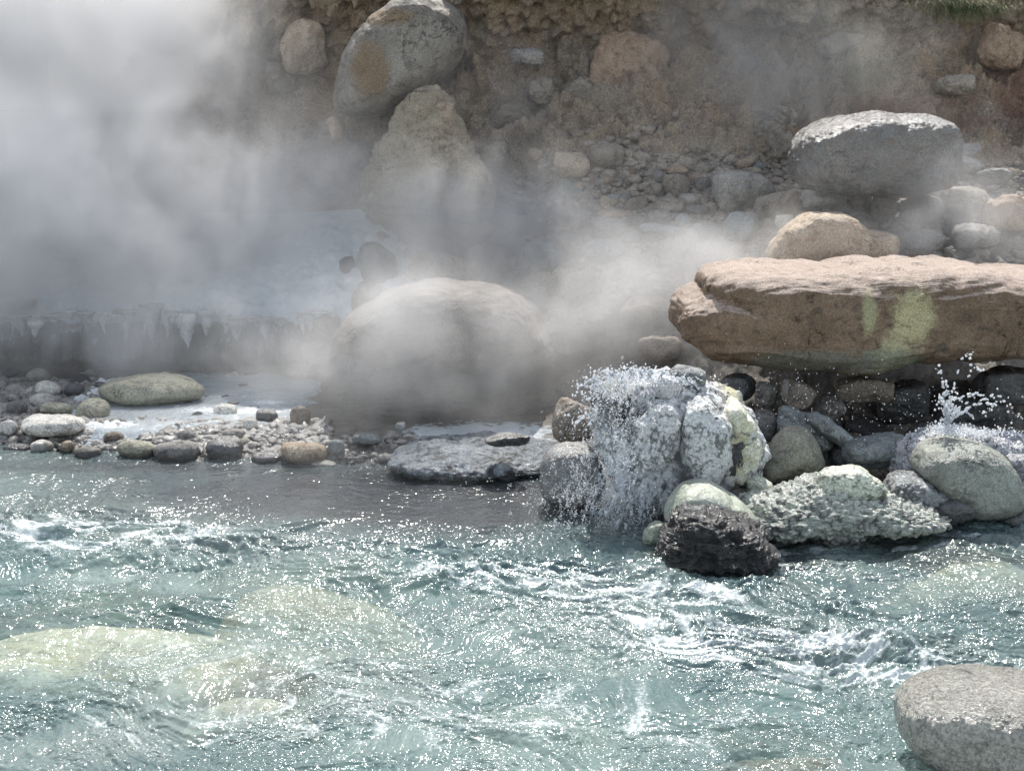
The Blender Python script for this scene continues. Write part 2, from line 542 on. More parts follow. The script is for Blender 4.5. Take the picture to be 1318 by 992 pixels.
def cliff_mat():
    m, nt, b = new_mat('cliff_earth')
    N = NB(nt)
    tc = N.n('ShaderNodeTexCoord').outputs['Object']
    n0 = N.noise(tc, 0.55, 5, 0.55, 0.6)
    n1 = N.noise(tc, 1.9, 8, 0.62, 0.8)
    n2 = N.noise(tc, 8, 9, 0.68, 0.5)
    n3 = N.noise(tc, 38, 6, 0.72)
    col = N.mix(N.ramp(n0, 0.40, 0.60), (.38, .27, .17), (.35, .29, .23))
    col = N.mix(N.ramp(n1, 0.46, 0.62, 0, .8), col, (.42, .33, .22))
    col = N.mix(N.ramp(n2, 0.52, 0.64, 0, .75), col, (.11, .085, .065))
    # crust of pale mineral threads and grains
    col = N.mix(N.ramp(n3, 0.52, 0.68, 0, .6), col, (.46, .41, .33))
    at_ = N.n('ShaderNodeAttribute'); at_.attribute_name = 'stain'
    col = N.mix(N.ramp(N.math('ADD', at_.outputs['Fac'], N.math('MULTIPLY', N.math('SUBTRACT', n2, 0.5), 1.2)), .45, .75), col, (.52, .49, .25))
    r_ = N.n('ShaderNodeAttribute'); r_.attribute_name = 'red'
    col = N.mix(N.ramp(N.math('ADD', r_.outputs['Fac'], N.math('MULTIPLY', N.math('SUBTRACT', n1, 0.5), 1.5)), .45, .8, 0, .75), col, (.27, .155, .105))
    g = N.ramp(n3, 0.3, 0.7, .6, 1.4)
    sc = N.n('ShaderNodeVectorMath', operation='SCALE'); N.l(col, sc.inputs[0]); N.l(g, sc.inputs['Scale'])
    N.l(sc.outputs[0], b.inputs['Base Color'])
    b.inputs['Roughness'].default_value = 0.85
    h = N.math('ADD', N.math('MULTIPLY', n2, 0.7), N.math('MULTIPLY', n3, 0.35))
    N.l(N.bump(h, 1.0, 0.09), b.inputs['Normal'])
    return m

def set_attr(me, name, vals):
    a = me.attributes.new(name, 'FLOAT', 'POINT')
    a.data.foreach_set('value', np.asarray(vals, np.float32))

def blob(V, p, r):
    return np.exp(-(((V - p) / np.array(r)) ** 2).sum(1))

# bank
Yb, Zb = build_sheet('bank', 0, 7)
nr, nc = Yb.shape
Xb = (pxs[None, :] - 659) / F * Yb / CP * 0.995
V = np.stack([Xb, Yb, Zb], -1).reshape(-1, 3)
Nn = sheet_normals(V, nr, nc)
Nn = np.where(Nn[:, 2:3] < 0, -Nn, Nn)
left = 1 - sstep(-1.9, -0.5, V[:, 0])
shore = (1 - sstep(.16, .3, V[:, 2]))
amp = 0.10 * (1 - 0.8 * shore) * (1 - 0.45 * left)
d = amp * fbm(V * 0.9, 5, 3) + 0.035 * fbm(V * 5, 4, 8, .6) * (1 - .6 * shore)
# left terrace: small rims, curtains on its face
face = sstep(.15, .3, V[:, 2]) * (1 - sstep(.8, .9, V[:, 2])) * left
Pc = V * np.array([9, 2, .6])
d += face * 0.09 * ridged(Pc, 3, 21)
rim = left * (1 - face) * sstep(.82, .95, V[:, 2])
d += rim * (0.05 * ridged(V * np.array([1.2, 2.4, 1]), 4, 31) + 0.02 * ridged(V * 6, 3, 33))
# lumpy cobbles under the right hand side scree
f1, fe, vv = worley(V * 5.0 + fbm(V * 2, 2, 5)[:, None] * .4, 12)
scree = (1 - left) * sstep(.3, .9, V[:, 2])
d += scree * 0.11 * (0.55 - f1) * (0.6 + vv)
def rimz(x):
    x = np.atleast_1d(x).astype(np.float32)
    q = np.stack([x * .9, x * 0, x * 0], 1)
    return .16 * fbm(q, 3, 201) + .03 * fbm(q * 5, 2, 205)
V[:, 2] += left * sstep(.2, .8, V[:, 2]) * (1 - sstep(.95, 1.3, V[:, 2])) * rimz(V[:, 0])
fadeb = np.repeat(np.minimum((nr - 1 - np.arange(nr)) / 8.0, 1), nc)
V = V + Nn * (d * fadeb)[:, None]
bank = link('bank', mesh_from('bank', V, grid_faces(nr, nc), bank_mat()))
# the mineral crust: left terrace, its pool, and the pale shelf in the middle
sin_ = left * sstep(.15, .55, V[:, 2]) * 1.0
face2 = sstep(.12, .25, V[:, 2]) * (1 - sstep(.68, .82, V[:, 2])) * left
sin_ = sin_ * (1 - .65 * face2)
sin_ = np.maximum(sin_, blob(V, at(610, 560, 12.7), (.85, .75, .6)) * 1.0)
sin_ = np.maximum(sin_, blob(V, at(800, 545, 12.1), (.3, .35, .6)) * .7)
set_attr(bank.data, 'sinter', sin_)
tag(bank, 'river bank of grey gravel with pale blue mineral terraces', 'bank', kind='structure')

# cliff
Yc, Zc = build_sheet('cliff', 7, 10)
nr, nc = Yc.shape
Xc = (pxs[None, :] - 659) / F * Yc / CP * 0.995
V = np.stack([Xc, Yc, Zc], -1).reshape(-1, 3)
Nn = sheet_normals(V, nr, nc)
Nn = np.where(Nn[:, 1:2] > 0, -Nn, Nn)
near = 1 - sstep(24, 40, V[:, 1])
edge = np.repeat(np.minimum(np.arange(nr) / 14.0, 1), nc)
W_ = V + np.stack([fbm(V * 1.2, 3, 70), fbm(V * 1.2, 3, 71), fbm(V * 1.2, 3, 72)], 1) * .25
f1, fe, vv = worley(W_ * 1.35, 40)
g1, ge, gv = worley(W_ * 4.3, 41)
h1, he, hv = worley(W_ * 11, 42)
d = 0.30 * fbm(V * .55, 4, 50) + 0.28 * (0.5 - f1) * sstep(.45, .8, vv) + 0.22 * (0.6 - g1) * sstep(.3, .7, gv) + 0.055 * (.6 - h1) * sstep(.2, .6, hv)
d += 0.16 * fbm(V * 3.1, 5, 52, .62) + 0.06 * ridged(V * 4.5, 4, 54, .5)
V = V + Nn * (d * near * edge)[:, None]
cliff = link('cliff', mesh_from('cliff', V, grid_faces(nr, nc), cliff_mat()))
st = blob(V, at(1000, 8, 18.6), (.32, .8, .32)) + .8 * blob(V, at(640, 12, 18.6), (.2, .6, .12))
set_attr(cliff.data, 'stain', st)
rd = np.maximum(blob(V, at(1310, 120, 17.5), (.5, 1.5, .75)), .9 * blob(V, at(1180, 150, 17), (1.6, 1.6, .4)))
rd = np.maximum(rd, .9 * blob(V, at(810, 95, 18), (.55, 1.2, .5)))
set_attr(cliff.data, 'red', rd)
tag(cliff, 'steep cliff of brown crumbling earth with stones bedded in it', 'cliff', kind='structure')

# land reaching to the horizon beyond
gx = np.linspace(-900, 900, 90); gy = np.concatenate([np.linspace(52, 140, 20), np.linspace(160, 1500, 30)])
GX, GY = np.meshgrid(gx, gy)
GZ = 2.6 + 6 * fbm(np.stack([GX.ravel() / 90, GY.ravel() / 90, GX.ravel() * 0], 1), 4, 90).reshape(GX.shape) * sstep(60, 200, GY)
far = link('hills', mesh_from('hills', np.stack([GX, GY, GZ], -1).reshape(-1, 3), grid_faces(*GX.shape), M['greybrown']))
tag(far, 'bare brown hills far behind the cliff', 'hills', kind='structure')

# river bed
bx = np.linspace(-24, 24, 420); by = np.linspace(-12, 13.5, 300)
BX, BY = np.meshgrid(bx, by)
P = np.stack([BX.ravel(), BY.ravel(), BX.ravel() * 0], 1)
BZ = -.55 + .10 * fbm(P * 0.7, 4, 61) + .05 * (0.6 - worley(P * 3.2, 62)[0])
P[:, 2] = BZ
def bed_mat():
    m, nt, b = new_mat('river_bed')
    N = NB(nt)
    tc = N.n('ShaderNodeTexCoord').outputs['Object']
    n1 = N.noise(tc, 1.1, 5, .55, .5); n2 = N.noise(tc, 5, 6, .6)
    col = N.mix(N.ramp(n1, .40, .60), (.13, .19, .18), (.36, .42, .36))
    col = N.mix(N.ramp(n2, .5, .65, 0, .6), col, (.18, .21, .19))
    N.l(col, b.inputs['Base Color']); b.inputs['Roughness'].default_value = .9
    return m
bed = link('river_bed', mesh_from('river_bed', P, grid_faces(*BX.shape), bed_mat()))
tag(bed, 'stony bed of the river under the water', 'river bed', kind='structure')
# near bank behind the camera so that the water does not simply end
nb_ = np.stack(np.meshgrid(np.linspace(-24, 24, 120), np.linspace(-16, -3, 40)), -1).reshape(-1, 2)
nz = -.6 + (-(nb_[:, 1]) - 3) * .22 + .15 * fbm(np.stack([nb_[:, 0], nb_[:, 1], nb_[:, 0] * 0], 1) * .6, 4, 77)
near_b = link('near_bank_ground', mesh_from('near_bank_ground', np.concatenate([nb_, nz[:, None]], 1), grid_faces(40, 120), M['greybrown']))
tag(near_b, 'near shore of grey brown gravel', 'ground', kind='structure')

# ------------------------------------------------------------------ river water
DROWNED = [
 (110, 812, 460, .60, -.05, .40, 'broad pale yellow boulder under the water at the left', 'drowned'),
 (400, 765, 360, .45, -.09, .40, 'wide pale green boulder under the water in the middle left', 'drowned'),
 (330, 885, 220, .30, -.06, .34, 'pale green boulder under the water in the lower left', 'drowned'),
 (950, 722, 260, .35, -.06, .3, 'pale brown ledge under the water below the crust ridge', 'tan'),
 (1210, 715, 260, .45, -.05, .3, 'pale yellow ledge under the water below the streaked boulder', 'drowned'),
 (1000, 965, 220, .30, -.09, .3, 'brownish boulder under the water left of the nearest boulder', 'tan'),
 (700, 900, 240, .4, -.16, .25, 'dim green boulder under the water in the lower middle', 'green'),
]
def water_surface():
    # rows are evenly spaced as seen from the river side, denser near the shore
    pyr = np.concatenate([np.linspace(588, 1000, 520), np.linspace(1004, 1250, 60)[1:]])
    Yr = np.array([atz(659, p, 0)[1] for p in pyr])[::-1]
    Yr = np.concatenate([np.linspace(-9, Yr[0], 40, endpoint=False), Yr, np.linspace(Yr[-1], 13.6, 8)[1:]])
    pc = np.concatenate([np.linspace(-900, -60, 60, endpoint=False), np.linspace(-60, 1380, 900), np.linspace(1380, 2200, 60)[1:]])
    half = np.maximum(np.abs(Yr), 6.0)
    X = (pc[None, :] - 659) / F * half[:, None] * 1.02
    Y = np.repeat(Yr[:, None], len(pc), 1)
    X = X.ravel(); Y = Y.ravel()
    P = np.stack([X, Y, X * 0], 1)
    warp = np.stack([fbm(P * .9, 3, 101), fbm(P * .9, 3, 102), X * 0], 1) * .5
    Q = P + warp
    # where the current is rough and where it slides smoothly
    def B(px, py, rx, ry, rot=0.0):
        c = atz(px, py, 0)
        dx, dy = X - c[0], Y - c[1]
        a = R(rot); u = dx * math.cos(a) + dy * math.sin(a); v = -dx * math.sin(a) + dy * math.cos(a)
        return np.exp(-((u / rx) ** 2 + (v / ry) ** 2))
    calm = np.clip(1.2 * B(430, 635, 1.9, .9) + .7 * B(150, 600, 1.5, .35) + 1.0 * B(620, 650, 1.1, .7), 0, 1)
    rough = np.clip(1.2 * B(80, 680, 2.2, .8) + .9 * B(560, 715, 1.9, .5) + 1.0 * B(800, 770, 1.8, .45, -12) + B(1090, 850, .9, .5, -25)
                    + .8 * B(980, 745, .5, .3) + .6 * B(1200, 700, 1.0, .3) + .5 * B(750, 670, .7, .5), 0, 1)
    H = .055 * fbm(Q * np.array([.8, 1.5, 1]), 4, 110) * (1 - .85 * calm)
    H += (.018 + .030 * rough) * (1 - .8 * calm) * fbm(Q * np.array([2.4, 4.2, 1]), 5, 120, .55)
    H += (.008 + .011 * rough) * (1 - .8 * calm) * ridged(Q * np.array([5.5, 8.5, 1]), 4, 130, .55)
    H += .0055 * ridged(Q * np.array([13, 22, 1]), 3, 140, .6) * (1 - .7 * calm)
    # surges over the drowned boulders and the trough behind them
    H += .10 * B(180, 800, 1.0, .30, 18) + .07 * B(420, 745, .9, .25, 10) - .07 * B(120, 735, 1.3, .22, 14) - .05 * B(640, 830, 1.2, .3, -5)
    H += .05 * B(860, 800, 1.3, .2, -14) - .05 * B(760, 850, 1.2, .2, -10) + .05 * B(1230, 835, .6, .2) - .05 * B(1100, 900, .3, .5)
    H += .05 * B(300, 880, .7, .2, 8)
    # foam
    fm = np.clip(1.15 * B(40, 690, 1.1, .5) + .9 * B(230, 690, .5, .35) + 1.0 * B(640, 745, .9, .22, 3) + 1.1 * B(820, 775, .9, .22, -16) + 1.2 * B(930, 830, .8, .28, -22)
                 + 1.2 * B(1110, 850, .55, .28, -30) + .9 * B(980, 720, .45, .3) + .8 * B(1240, 690, .5, .16) + 1.25 * B(790, 662, .42, .30) + 1.1 * B(1290, 672, .3, .14) + 1.1 * B(925, 765, .4, .12) + .9 * B(1080, 708, .9, .07)
                 + .45 * B(400, 850, 2.2, .6) + .45 * B(800, 930, 2.4, .5) + .4 * B(150, 950, 1.2, .3) + .35 * B(1080, 690, .8, .3), 0, 1)
    fn = fbm(Q * np.array([3.5, 6.5, 1]), 5, 150, .62)
    fm2 = fm * (0.72 + 1.3 * fn) + 0.10 * (H / .05)
    V = np.stack([X, Y, H], 1)
    nr, nc = len(Yr), len(pc)
    me = mesh_from('river_water', V, grid_faces(nr, nc), None)
    set_attr(me, 'foam', np.clip(fm2, 0, 1.5))
    set_attr(me, 'calm', calm)
    sh = 0
    for (px, py, w, d_, z, hgt, lb, mt) in DROWNED:
        c = atz(px, py, 0); hw = w * c[1] / F / 2
        r2 = ((X - c[0]) / hw) ** 2 + ((Y - c[1]) / (d_ * 1.3)) ** 2
        sh = np.maximum(sh, max(0, 1 + 5.5 * z) * (1 - sstep(.45, 1.05, r2 + .45 * fbm(Q * 2.5, 3, 170))))
    set_attr(me, 'shallow', sh)
    m, nt, b = new_mat('river_water')
    N = NB(nt)
    nt.nodes.remove(b)
    out = nt.nodes['Material Output']
    tc = N.n('ShaderNodeTexCoord').outputs['Object']
    fa = N.n('ShaderNodeAttribute'); fa.attribute_name = 'foam'
    ca = N.n('ShaderNodeAttribute'); ca.attribute_name = 'calm'
    mp = N.n('ShaderNodeMapping'); mp.inputs['Scale'].default_value = (1, 1.15, 1)
    N.l(tc, mp.inputs['Vector'])
    t = mp.outputs['Vector']
    n_a = N.noise(t, 9, 2, .5, .6)
    n_b = N.noise(t, 21, 2, .5, .4)
    n_c = N.noise(t, 44, 1, .5)
    h = N.math('ADD', N.math('MULTIPLY', n_a, .60), N.math('MULTIPLY', n_b, .38))
    h = N.math('ADD', h, N.math('MULTIPLY', n_c, .13))
    bmp = N.n('ShaderNodeBump'); N.l(h, bmp.inputs['Height'])
    bmp.inputs['Distance'].default_value = .062
    N.l(N.math('MULTIPLY', N.ramp(ca.outputs['Fac'], 0, 1, 1.0, .5), N.ramp(N.noise(t, 1.6, 3, .6, .5), .38, .60, .22, 1.0)), bmp.inputs['Strength'])
    nrm = bmp.outputs['Normal']
    # milky turquoise body seen through a clear surface
    tr = N.n('ShaderNodeBsdfTransparent'); tr.inputs['Color'].default_value = (.86, .94, .92, 1)
    df = N.n('ShaderNodeBsdfDiffuse')
    big = N.noise(t, .5, 4, .5, .6)
    body = N.mix(N.ramp(big, .4, .6), (.155, .24, .245), (.28, .36, .345))
    N.l(N.mix(ca.outputs['Fac'], body, (.09, .10, .11)), df.inputs['Color']); N.l(nrm, df.inputs['Normal'])
    mx = N.n('ShaderNodeMixShader'); sa = N.n('ShaderNodeAttribute'); sa.attribute_name = 'shallow'; N.l(N.ramp(sa.outputs['Fac'], 0, 1, .60, .20), mx.inputs[0])
    N.l(tr.outputs[0], mx.inputs[1]); N.l(df.outputs[0], mx.inputs[2])
    gl = N.n('ShaderNodeBsdfGlossy'); gl.inputs['Roughness'].default_value = .125
    gl.inputs['Color'].default_value = (1, 1, 1, 1)
    N.l(nrm, gl.inputs['Normal'])
    ge = N.n('ShaderNodeNewGeometry')
    cs = N.math('ABSOLUTE', N.vmath('DOT_PRODUCT', nrm, ge.outputs['Incoming']))
    fz = N.math('ADD', N.math('MULTIPLY', N.math('POWER', N.math('SUBTRACT', 1.0, cs), 5.0), .98), .02)
    m2 = N.n('ShaderNodeMixShader'); N.l(fz, m2.inputs[0]); N.l(mx.outputs[0], m2.inputs[1]); N.l(gl.outputs[0], m2.inputs[2])
    # foam: white bubbles broken by a cell pattern
    fo = N.n('ShaderNodeBsdfPrincipled'); fo.inputs['Base Color'].default_value = (.62, .68, .69, 1)
    fo.inputs['Roughness'].default_value = .45; N.l(nrm, fo.inputs['Normal'])
    fine = N.noise(t, 48, 6, .75, .8)
    fk = N.math('ADD', fa.outputs['Fac'], N.math('MULTIPLY', N.math('SUBTRACT', fine, .5), 2.0))
    fk = N.ramp(fk, .42, 1.25, 0, .80)
    m3 = N.n('ShaderNodeMixShader'); N.l(fk, m3.inputs[0]); N.l(m2.outputs[0], m3.inputs[1]); N.l(fo.outputs[0], m3.inputs[2])
    N.l(m3.outputs[0], out.inputs['Surface'])
    me.materials.append(m)
    o = link('river_water', me)
    tag(o, 'milky turquoise river water running fast with glittering ripples and foam', 'river', kind='structure')
    return o
water_surface()

# pool on the terrace
def pool():
    ring = [(95, 540), (110, 505), (130, 492), (250, 478), (420, 476), (430, 486), (395, 505), (380, 535), (330, 552), (250, 550), (140, 556)]
    xs = np.linspace(-6.8, -1.2, 260); ys = np.linspace(12.7, 16.4, 180)
    GX, GY = np.meshgrid(xs, ys)
    P = np.stack([GX.ravel(), GY.ravel(), GX.ravel() * 0], 1)
    rg = np.array([at(a_, b_, 1)[0] * 0 + atz(a_, b_, .11)[:2] for a_, b_ in ring])
    inside = np.zeros(len(P), bool); dist = np.full(len(P), 9.0)
    for k in range(len(rg)):
        p, q = rg[k], rg[(k + 1) % len(rg)]
        c_ = ((p[1] > P[:, 1]) != (q[1] > P[:, 1])) & (P[:, 0] < (q[0] - p[0]) * (P[:, 1] - p[1]) / (q[1] - p[1] + 1e-9) + p[0])
        inside ^= c_
        e = q - p; t_ = np.clip(((P[:, :2] - p) @ e) / (e @ e), 0, 1)
        dist = np.minimum(dist, np.linalg.norm(P[:, :2] - p - t_[:, None] * e, axis=1))
    sd_ = np.where(inside, -dist, dist) + .16 * fbm(P * 2.2, 4, 165)
    P[:, 2] = .135 - .5 * np.clip(sd_, 0, .3) + .006 * fbm(P * 5, 4, 160) + .003 * ridged(P * 14, 3, 161)
    m, nt, b = new_mat('pool_water')
    N = NB(nt)
    tc = N.n('ShaderNodeTexCoord').outputs['Object']
    body = N.mix(N.ramp(N.noise(tc, 1.4, 5), .4, .6), (.40, .46, .49), (.54, .59, .61))
    b.inputs['Roughness'].default_value = .12
    N.l(N.bump(N.noise(tc, 30, 6, .65, .3), .7, .03), b.inputs['Normal'])
    fp = 0
    for (a_, b_, rx_, ry_, k_) in ((118, 500, .26, .8, 1.4), (100, 545, .3, .35, 1.1), (140, 548, .32, .2, 1.2), (300, 530, .6, .2, 1.0), (290, 512, .7, .2, .5), (345, 520, .3, .2, .7)):
        c_ = atz(a_, b_, .12); fp = np.maximum(fp, k_ * np.exp(-((P[:, 0] - c_[0]) / rx_) ** 2 - ((P[:, 1] - c_[1]) / ry_) ** 2))
    P[:, 2] += .03 * fp * fbm(P * 14, 4, 171)
    o = link('pool_water', mesh_from('pool_water', P, grid_faces(*GX.shape), m))
    set_attr(o.data, 'foam', fp)
    fa = N.n('ShaderNodeAttribute'); fa.attribute_name = 'foam'
    fk = N.ramp(N.math('ADD', fa.outputs['Fac'], N.math('MULTIPLY', N.math('SUBTRACT', N.noise(tc, 40, 6, .75), .5), 2.2)), .45, .8)
    N.l(N.mix(fk, body, (.85, .88, .9)), b.inputs['Base Color'])
    N.l(N.ramp(fk, 0, 1, .12, .5), b.inputs['Roughness'])
    tag(o, 'shallow pale blue hot pool spread over the left shore', 'water', kind='structure')
pool()
#@@ROCKS@@
# ================================================================== ROCKS
LAV = (.50, .50, .58)
# the big slab lying across the stones on the right
SY = 11.6
slab_pts = [(879, 425), (881, 408), (895, 392), (920, 386), (920, 366), (930, 352), (980, 348), (1040, 350), (1100, 350), (1180, 345), (1240, 346), (1318, 352),
            (1400, 360), (1480, 380), (1500, 425), (1470, 468), (1400, 474), (1318, 470), (1240, 474), (1180, 476), (1140, 488), (1060, 489), (980, 487), (930, 480), (903, 468), (885, 450)]
def W(px, py, Y, base):
    return at(px, py, Y) - base
# local frame of the slab: x centre, y centre, z bottom
_sx = (at(877, 425, SY)[0] + at(1500, 425, SY)[0]) / 2
_sz = at(1060, 489, SY)[2]
SB = np.array([_sx, SY + .8, _sz])
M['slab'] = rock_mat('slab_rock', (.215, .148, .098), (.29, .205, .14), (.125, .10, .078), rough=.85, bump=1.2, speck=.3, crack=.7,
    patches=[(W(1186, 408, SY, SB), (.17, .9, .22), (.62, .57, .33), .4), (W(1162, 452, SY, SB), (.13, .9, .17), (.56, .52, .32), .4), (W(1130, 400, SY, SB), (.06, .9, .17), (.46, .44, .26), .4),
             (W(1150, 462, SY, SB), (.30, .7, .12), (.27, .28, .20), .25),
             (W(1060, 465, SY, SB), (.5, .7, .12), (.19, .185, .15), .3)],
    topc=((.48, .39, .33), .50, .9))  # upward faces paler: some bleaching, plus sunlight on the top put into the colour
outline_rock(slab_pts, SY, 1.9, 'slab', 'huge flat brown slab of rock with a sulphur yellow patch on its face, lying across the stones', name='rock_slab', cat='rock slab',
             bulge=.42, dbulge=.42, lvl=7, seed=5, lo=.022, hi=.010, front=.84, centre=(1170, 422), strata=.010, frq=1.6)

# boulder high on the cliff
outline_rock([(432, 147), (434, 120), (439, 95), (453, 53), (475, 28), (500, 8), (527, -8), (560, -8), (583, 4), (597, 22), (601, 45), (597, 66), (587, 82), (562, 105), (533, 127), (510, 143), (485, 151), (458, 154), (440, 152)],
             17.2, 1.5, rock_mat('upper_boulder_rock', (.21, .19, .16), (.30, .275, .24), (.14, .125, .105), rough=.65, bump=1.2, crack=.7,
                                 patches=[((-.30, -.7, .55), (.22, .6, .3), (.22, .15, .085), .3), ((-.1, -.6, 1.15), (.3, .6, .1), (.24, .17, .10), .3)]),
             'large smooth grey brown boulder leaning out of the cliff above the pale pinnacle', lvl=7, seed=9, lo=.045, hi=.010, bulge=.6, dbulge=.7)
# pale pinnacle beneath it
outline_rock([(548, 112), (565, 109), (584, 117), (593, 140), (603, 170), (618, 200), (640, 240), (630, 290), (550, 310), (480, 290), (462, 240), (478, 205), (505, 168), (519, 135), (533, 120)],
             16.6, .9, rock_mat('pinnacle_rock', (.33, .28, .20), (.42, .36, .27), (.22, .17, .12), rough=.9, bump=1.6, crack=.9),
             'pale crumbly pinnacle of rock rising out of the steam under the leaning boulder', name='rock_pinnacle', cat='rock', lvl=7, seed=13, lo=.06, hi=.03, strata=.03, bulge=.5, dbulge=.8, frq=1.4, centre=(552, 225))
boulder(573, 148, 27, 33, 16.25, 'tan', 'small squarish tan block stuck in the shoulder of the pale pinnacle', name='rock', cat='rock', power=20, depth=.25)
boulder(433, 165, 22, 32, 17.5, 'tan', 'small upright pale stone just below the left end of the leaning boulder', name='rock', cat='rock', power=12, roll=-10)

# wet boulder on the right below the cliff
outline_rock([(1020, 200), (1023, 182), (1034, 166), (1055, 153), (1096, 145), (1150, 142), (1198, 146), (1220, 158), (1228, 183), (1227, 214), (1218, 246), (1175, 256), (1120, 256), (1075, 254), (1034, 246), (1021, 226)],
             14.9, 1.3, rock_mat('wet_boulder_rock', (.19, .19, .18), (.27, .26, .24), (.22, .17, .13), rough=.45, wet=.8, bump=1.6, speck=.4),
             'big rounded wet boulder shining on top, below the cliff behind the slab', lvl=7, seed=21, lo=.05, hi=.02, bulge=.5, dbulge=.6)
outline_rock([(985, 345), (990, 326), (1002, 306), (1024, 286), (1041, 274), (1072, 272), (1101, 284), (1118, 298), (1135, 303), (1150, 306), (1153, 335), (1130, 352), (1060, 356)],
             13.9, .8, 'tan', 'humped tan boulder peeping over the back of the brown slab', lvl=6, seed=25, lo=.06, hi=.015, bulge=.6, centre=(1070, 320))
# central boulder in the steam
outline_rock([(432, 465), (434, 448), (450, 420), (480, 398), (505, 372), (540, 361), (590, 360), (640, 366), (672, 382), (692, 405), (705, 445), (708, 465), (685, 472), (560, 474), (450, 470)],
             14.0, 1.9, rock_mat('steam_boulder_rock', (.115, .105, .095), (.16, .14, .125), (.10, .095, .09), rough=.85, bump=.9),
             'very large domed brown boulder veiled by steam in the middle of the bank', lvl=7, seed=31, lo=.05, hi=.012, bulge=.6, centre=(570, 440))

# the hot spring mound with its white crust
MY = 10.75
M['mound'] = None
mb = at(866, 560, MY)
MB_ = np.array([(at(757, 500, MY)[0] + at(984, 570, MY)[0]) / 2, MY, at(850, 668, MY)[2]])
M['mound'] = rock_mat('white_sinter', (.66, .68, .69), (.80, .82, .83), (.50, .51, .52), rough=.55, wet=.3, bump=1.4, speck=.25, crack=.9, coat=((.035, .038, .045), .56, 4.0),
    patches=[(W(940, 545, MY, MB_), (.10, .9, .46), (.62, .60, .36), .35), (W(785, 500, MY, MB_), (.16, .8, .3), (.15, .16, .14), .3), (W(828, 525, MY, MB_), (.20, .9, .14), (.04, .042, .05), .3), (W(868, 605, MY, MB_), (.08, .9, .30), (.04, .042, .05), .3), (W(815, 635, MY, MB_), (.25, .9, .14), (.10, .10, .11), .3)])
mound_pts = [(758, 500), (768, 480), (800, 474), (841, 470), (882, 476), (915, 497), (950, 511), (966, 530), (976, 552), (984, 575), (978, 600), (950, 630), (930, 655), (880, 668), (853, 672), (810, 650), (775, 600), (762, 550)]
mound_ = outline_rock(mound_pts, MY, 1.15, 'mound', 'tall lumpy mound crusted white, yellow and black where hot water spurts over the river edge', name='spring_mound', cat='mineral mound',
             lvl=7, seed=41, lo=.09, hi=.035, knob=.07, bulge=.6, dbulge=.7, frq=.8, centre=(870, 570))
boulder(858, 501, 40, 34, 10.35, rock_mat('bare_pebble_white', (.50, .50, .50), (.60, .6, .6), (.4, .4, .4), rough=.5, wet=.4), 'egg shaped white stone lodged near the top of the crusted mound', name='rock', cat='rock', roll=15)
boulder(886, 484, 52, 26, 10.5, 'blue', 'flattish grey stone capping the crusted mound on its right shoulder', name='rock', cat='rock', roll=8)
knob_ = outline_rock([(815, 560), (830, 530), (850, 515), (872, 520), (880, 550), (872, 585), (850, 604), (826, 600), (812, 585)], 10.25, .42, rock_mat('bright_sinter', (.70, .71, .70), (.80, .81, .80), (.50, .51, .52), rough=.6, wet=.3, bump=1.5, crack=.9),
             'bright white knob of cracked crust on the front of the mound', name='sinter_knob', cat=None, lvl=7, seed=44, lo=.16, hi=.04, knob=.03, frq=.8)
lobe_ = outline_rock([(880, 520), (900, 508), (925, 520), (935, 560), (938, 600), (925, 625), (895, 628), (878, 600), (872, 560)], 10.29, .5, rock_mat('ribbed_sinter', (.64, .66, .66), (.76, .77, .76), (.48, .50, .45), rough=.6, wet=.3, bump=1.3, crack=.9),
             'tall ribbed white crust lobe on the mound beside its yellow streak', name='sinter_lobe', cat=None, lvl=7, seed=45, lo=.14, hi=.03, knob=.02, frq=.8)
yel_ = outline_rock([(925, 525), (945, 512), (962, 535), (975, 560), (980, 590), (965, 620), (940, 625), (925, 600), (918, 560)], 10.46, .5,
             rock_mat('yellow_sinter', (.64, .64, .50), (.76, .76, .66), (.58, .56, .34), rough=.6, wet=.3, bump=1.2, crack=.9), None, name='sinter_lobe', cat=None, lvl=6, seed=46, lo=.14, hi=.03, frq=.8)
for q_ in (knob_, lobe_, yel_):
    q_.location = q_.location - mound_.location; q_.parent = mound_
outline_rock([(694, 610), (697, 590), (712, 575), (735, 570), (760, 574), (775, 600), (780, 640), (760, 655), (715, 655), (697, 640)], 10.75, .5,
             rock_mat('grey_wet_rock', (.17, .17, .16), (.25, .25, .24), (.30, .32, .33), rough=.5, wet=.4), 'grey wet boulder in the spray at the left foot of the white mound', lvl=6, seed=47)

# stones in front of the mound
outline_rock([(856, 680), (866, 645), (880, 626), (900, 620), (925, 628), (940, 640), (960, 655), (975, 680), (940, 700), (880, 700)], 9.75, .6, 'green',
             'smooth pale green boulder behind the black wet rock', lvl=6, seed=51, lo=.03, hi=.006, centre=(910, 665))
outline_rock([(842, 700), (858, 672), (872, 655), (900, 648), (930, 655), (962, 668), (990, 680), (1000, 705), (985, 735), (955, 758), (905, 762), (868, 745), (848, 722)], 9.35, .7,
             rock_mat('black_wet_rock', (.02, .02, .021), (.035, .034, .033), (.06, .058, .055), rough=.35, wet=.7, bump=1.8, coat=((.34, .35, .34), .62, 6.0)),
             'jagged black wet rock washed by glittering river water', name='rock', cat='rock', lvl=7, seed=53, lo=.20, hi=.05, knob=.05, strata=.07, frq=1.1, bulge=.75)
boulder(843, 688, 30, 40, 9.6, 'green', 'small rounded pale green stone at the waterline left of the black wet rock', name='rock', cat='rock', roll=20)
boulder(862, 697, 22, 34, 9.5, 'grey', 'little grey stone wedged between the small green stone and the black rock', name='rock', cat='rock')
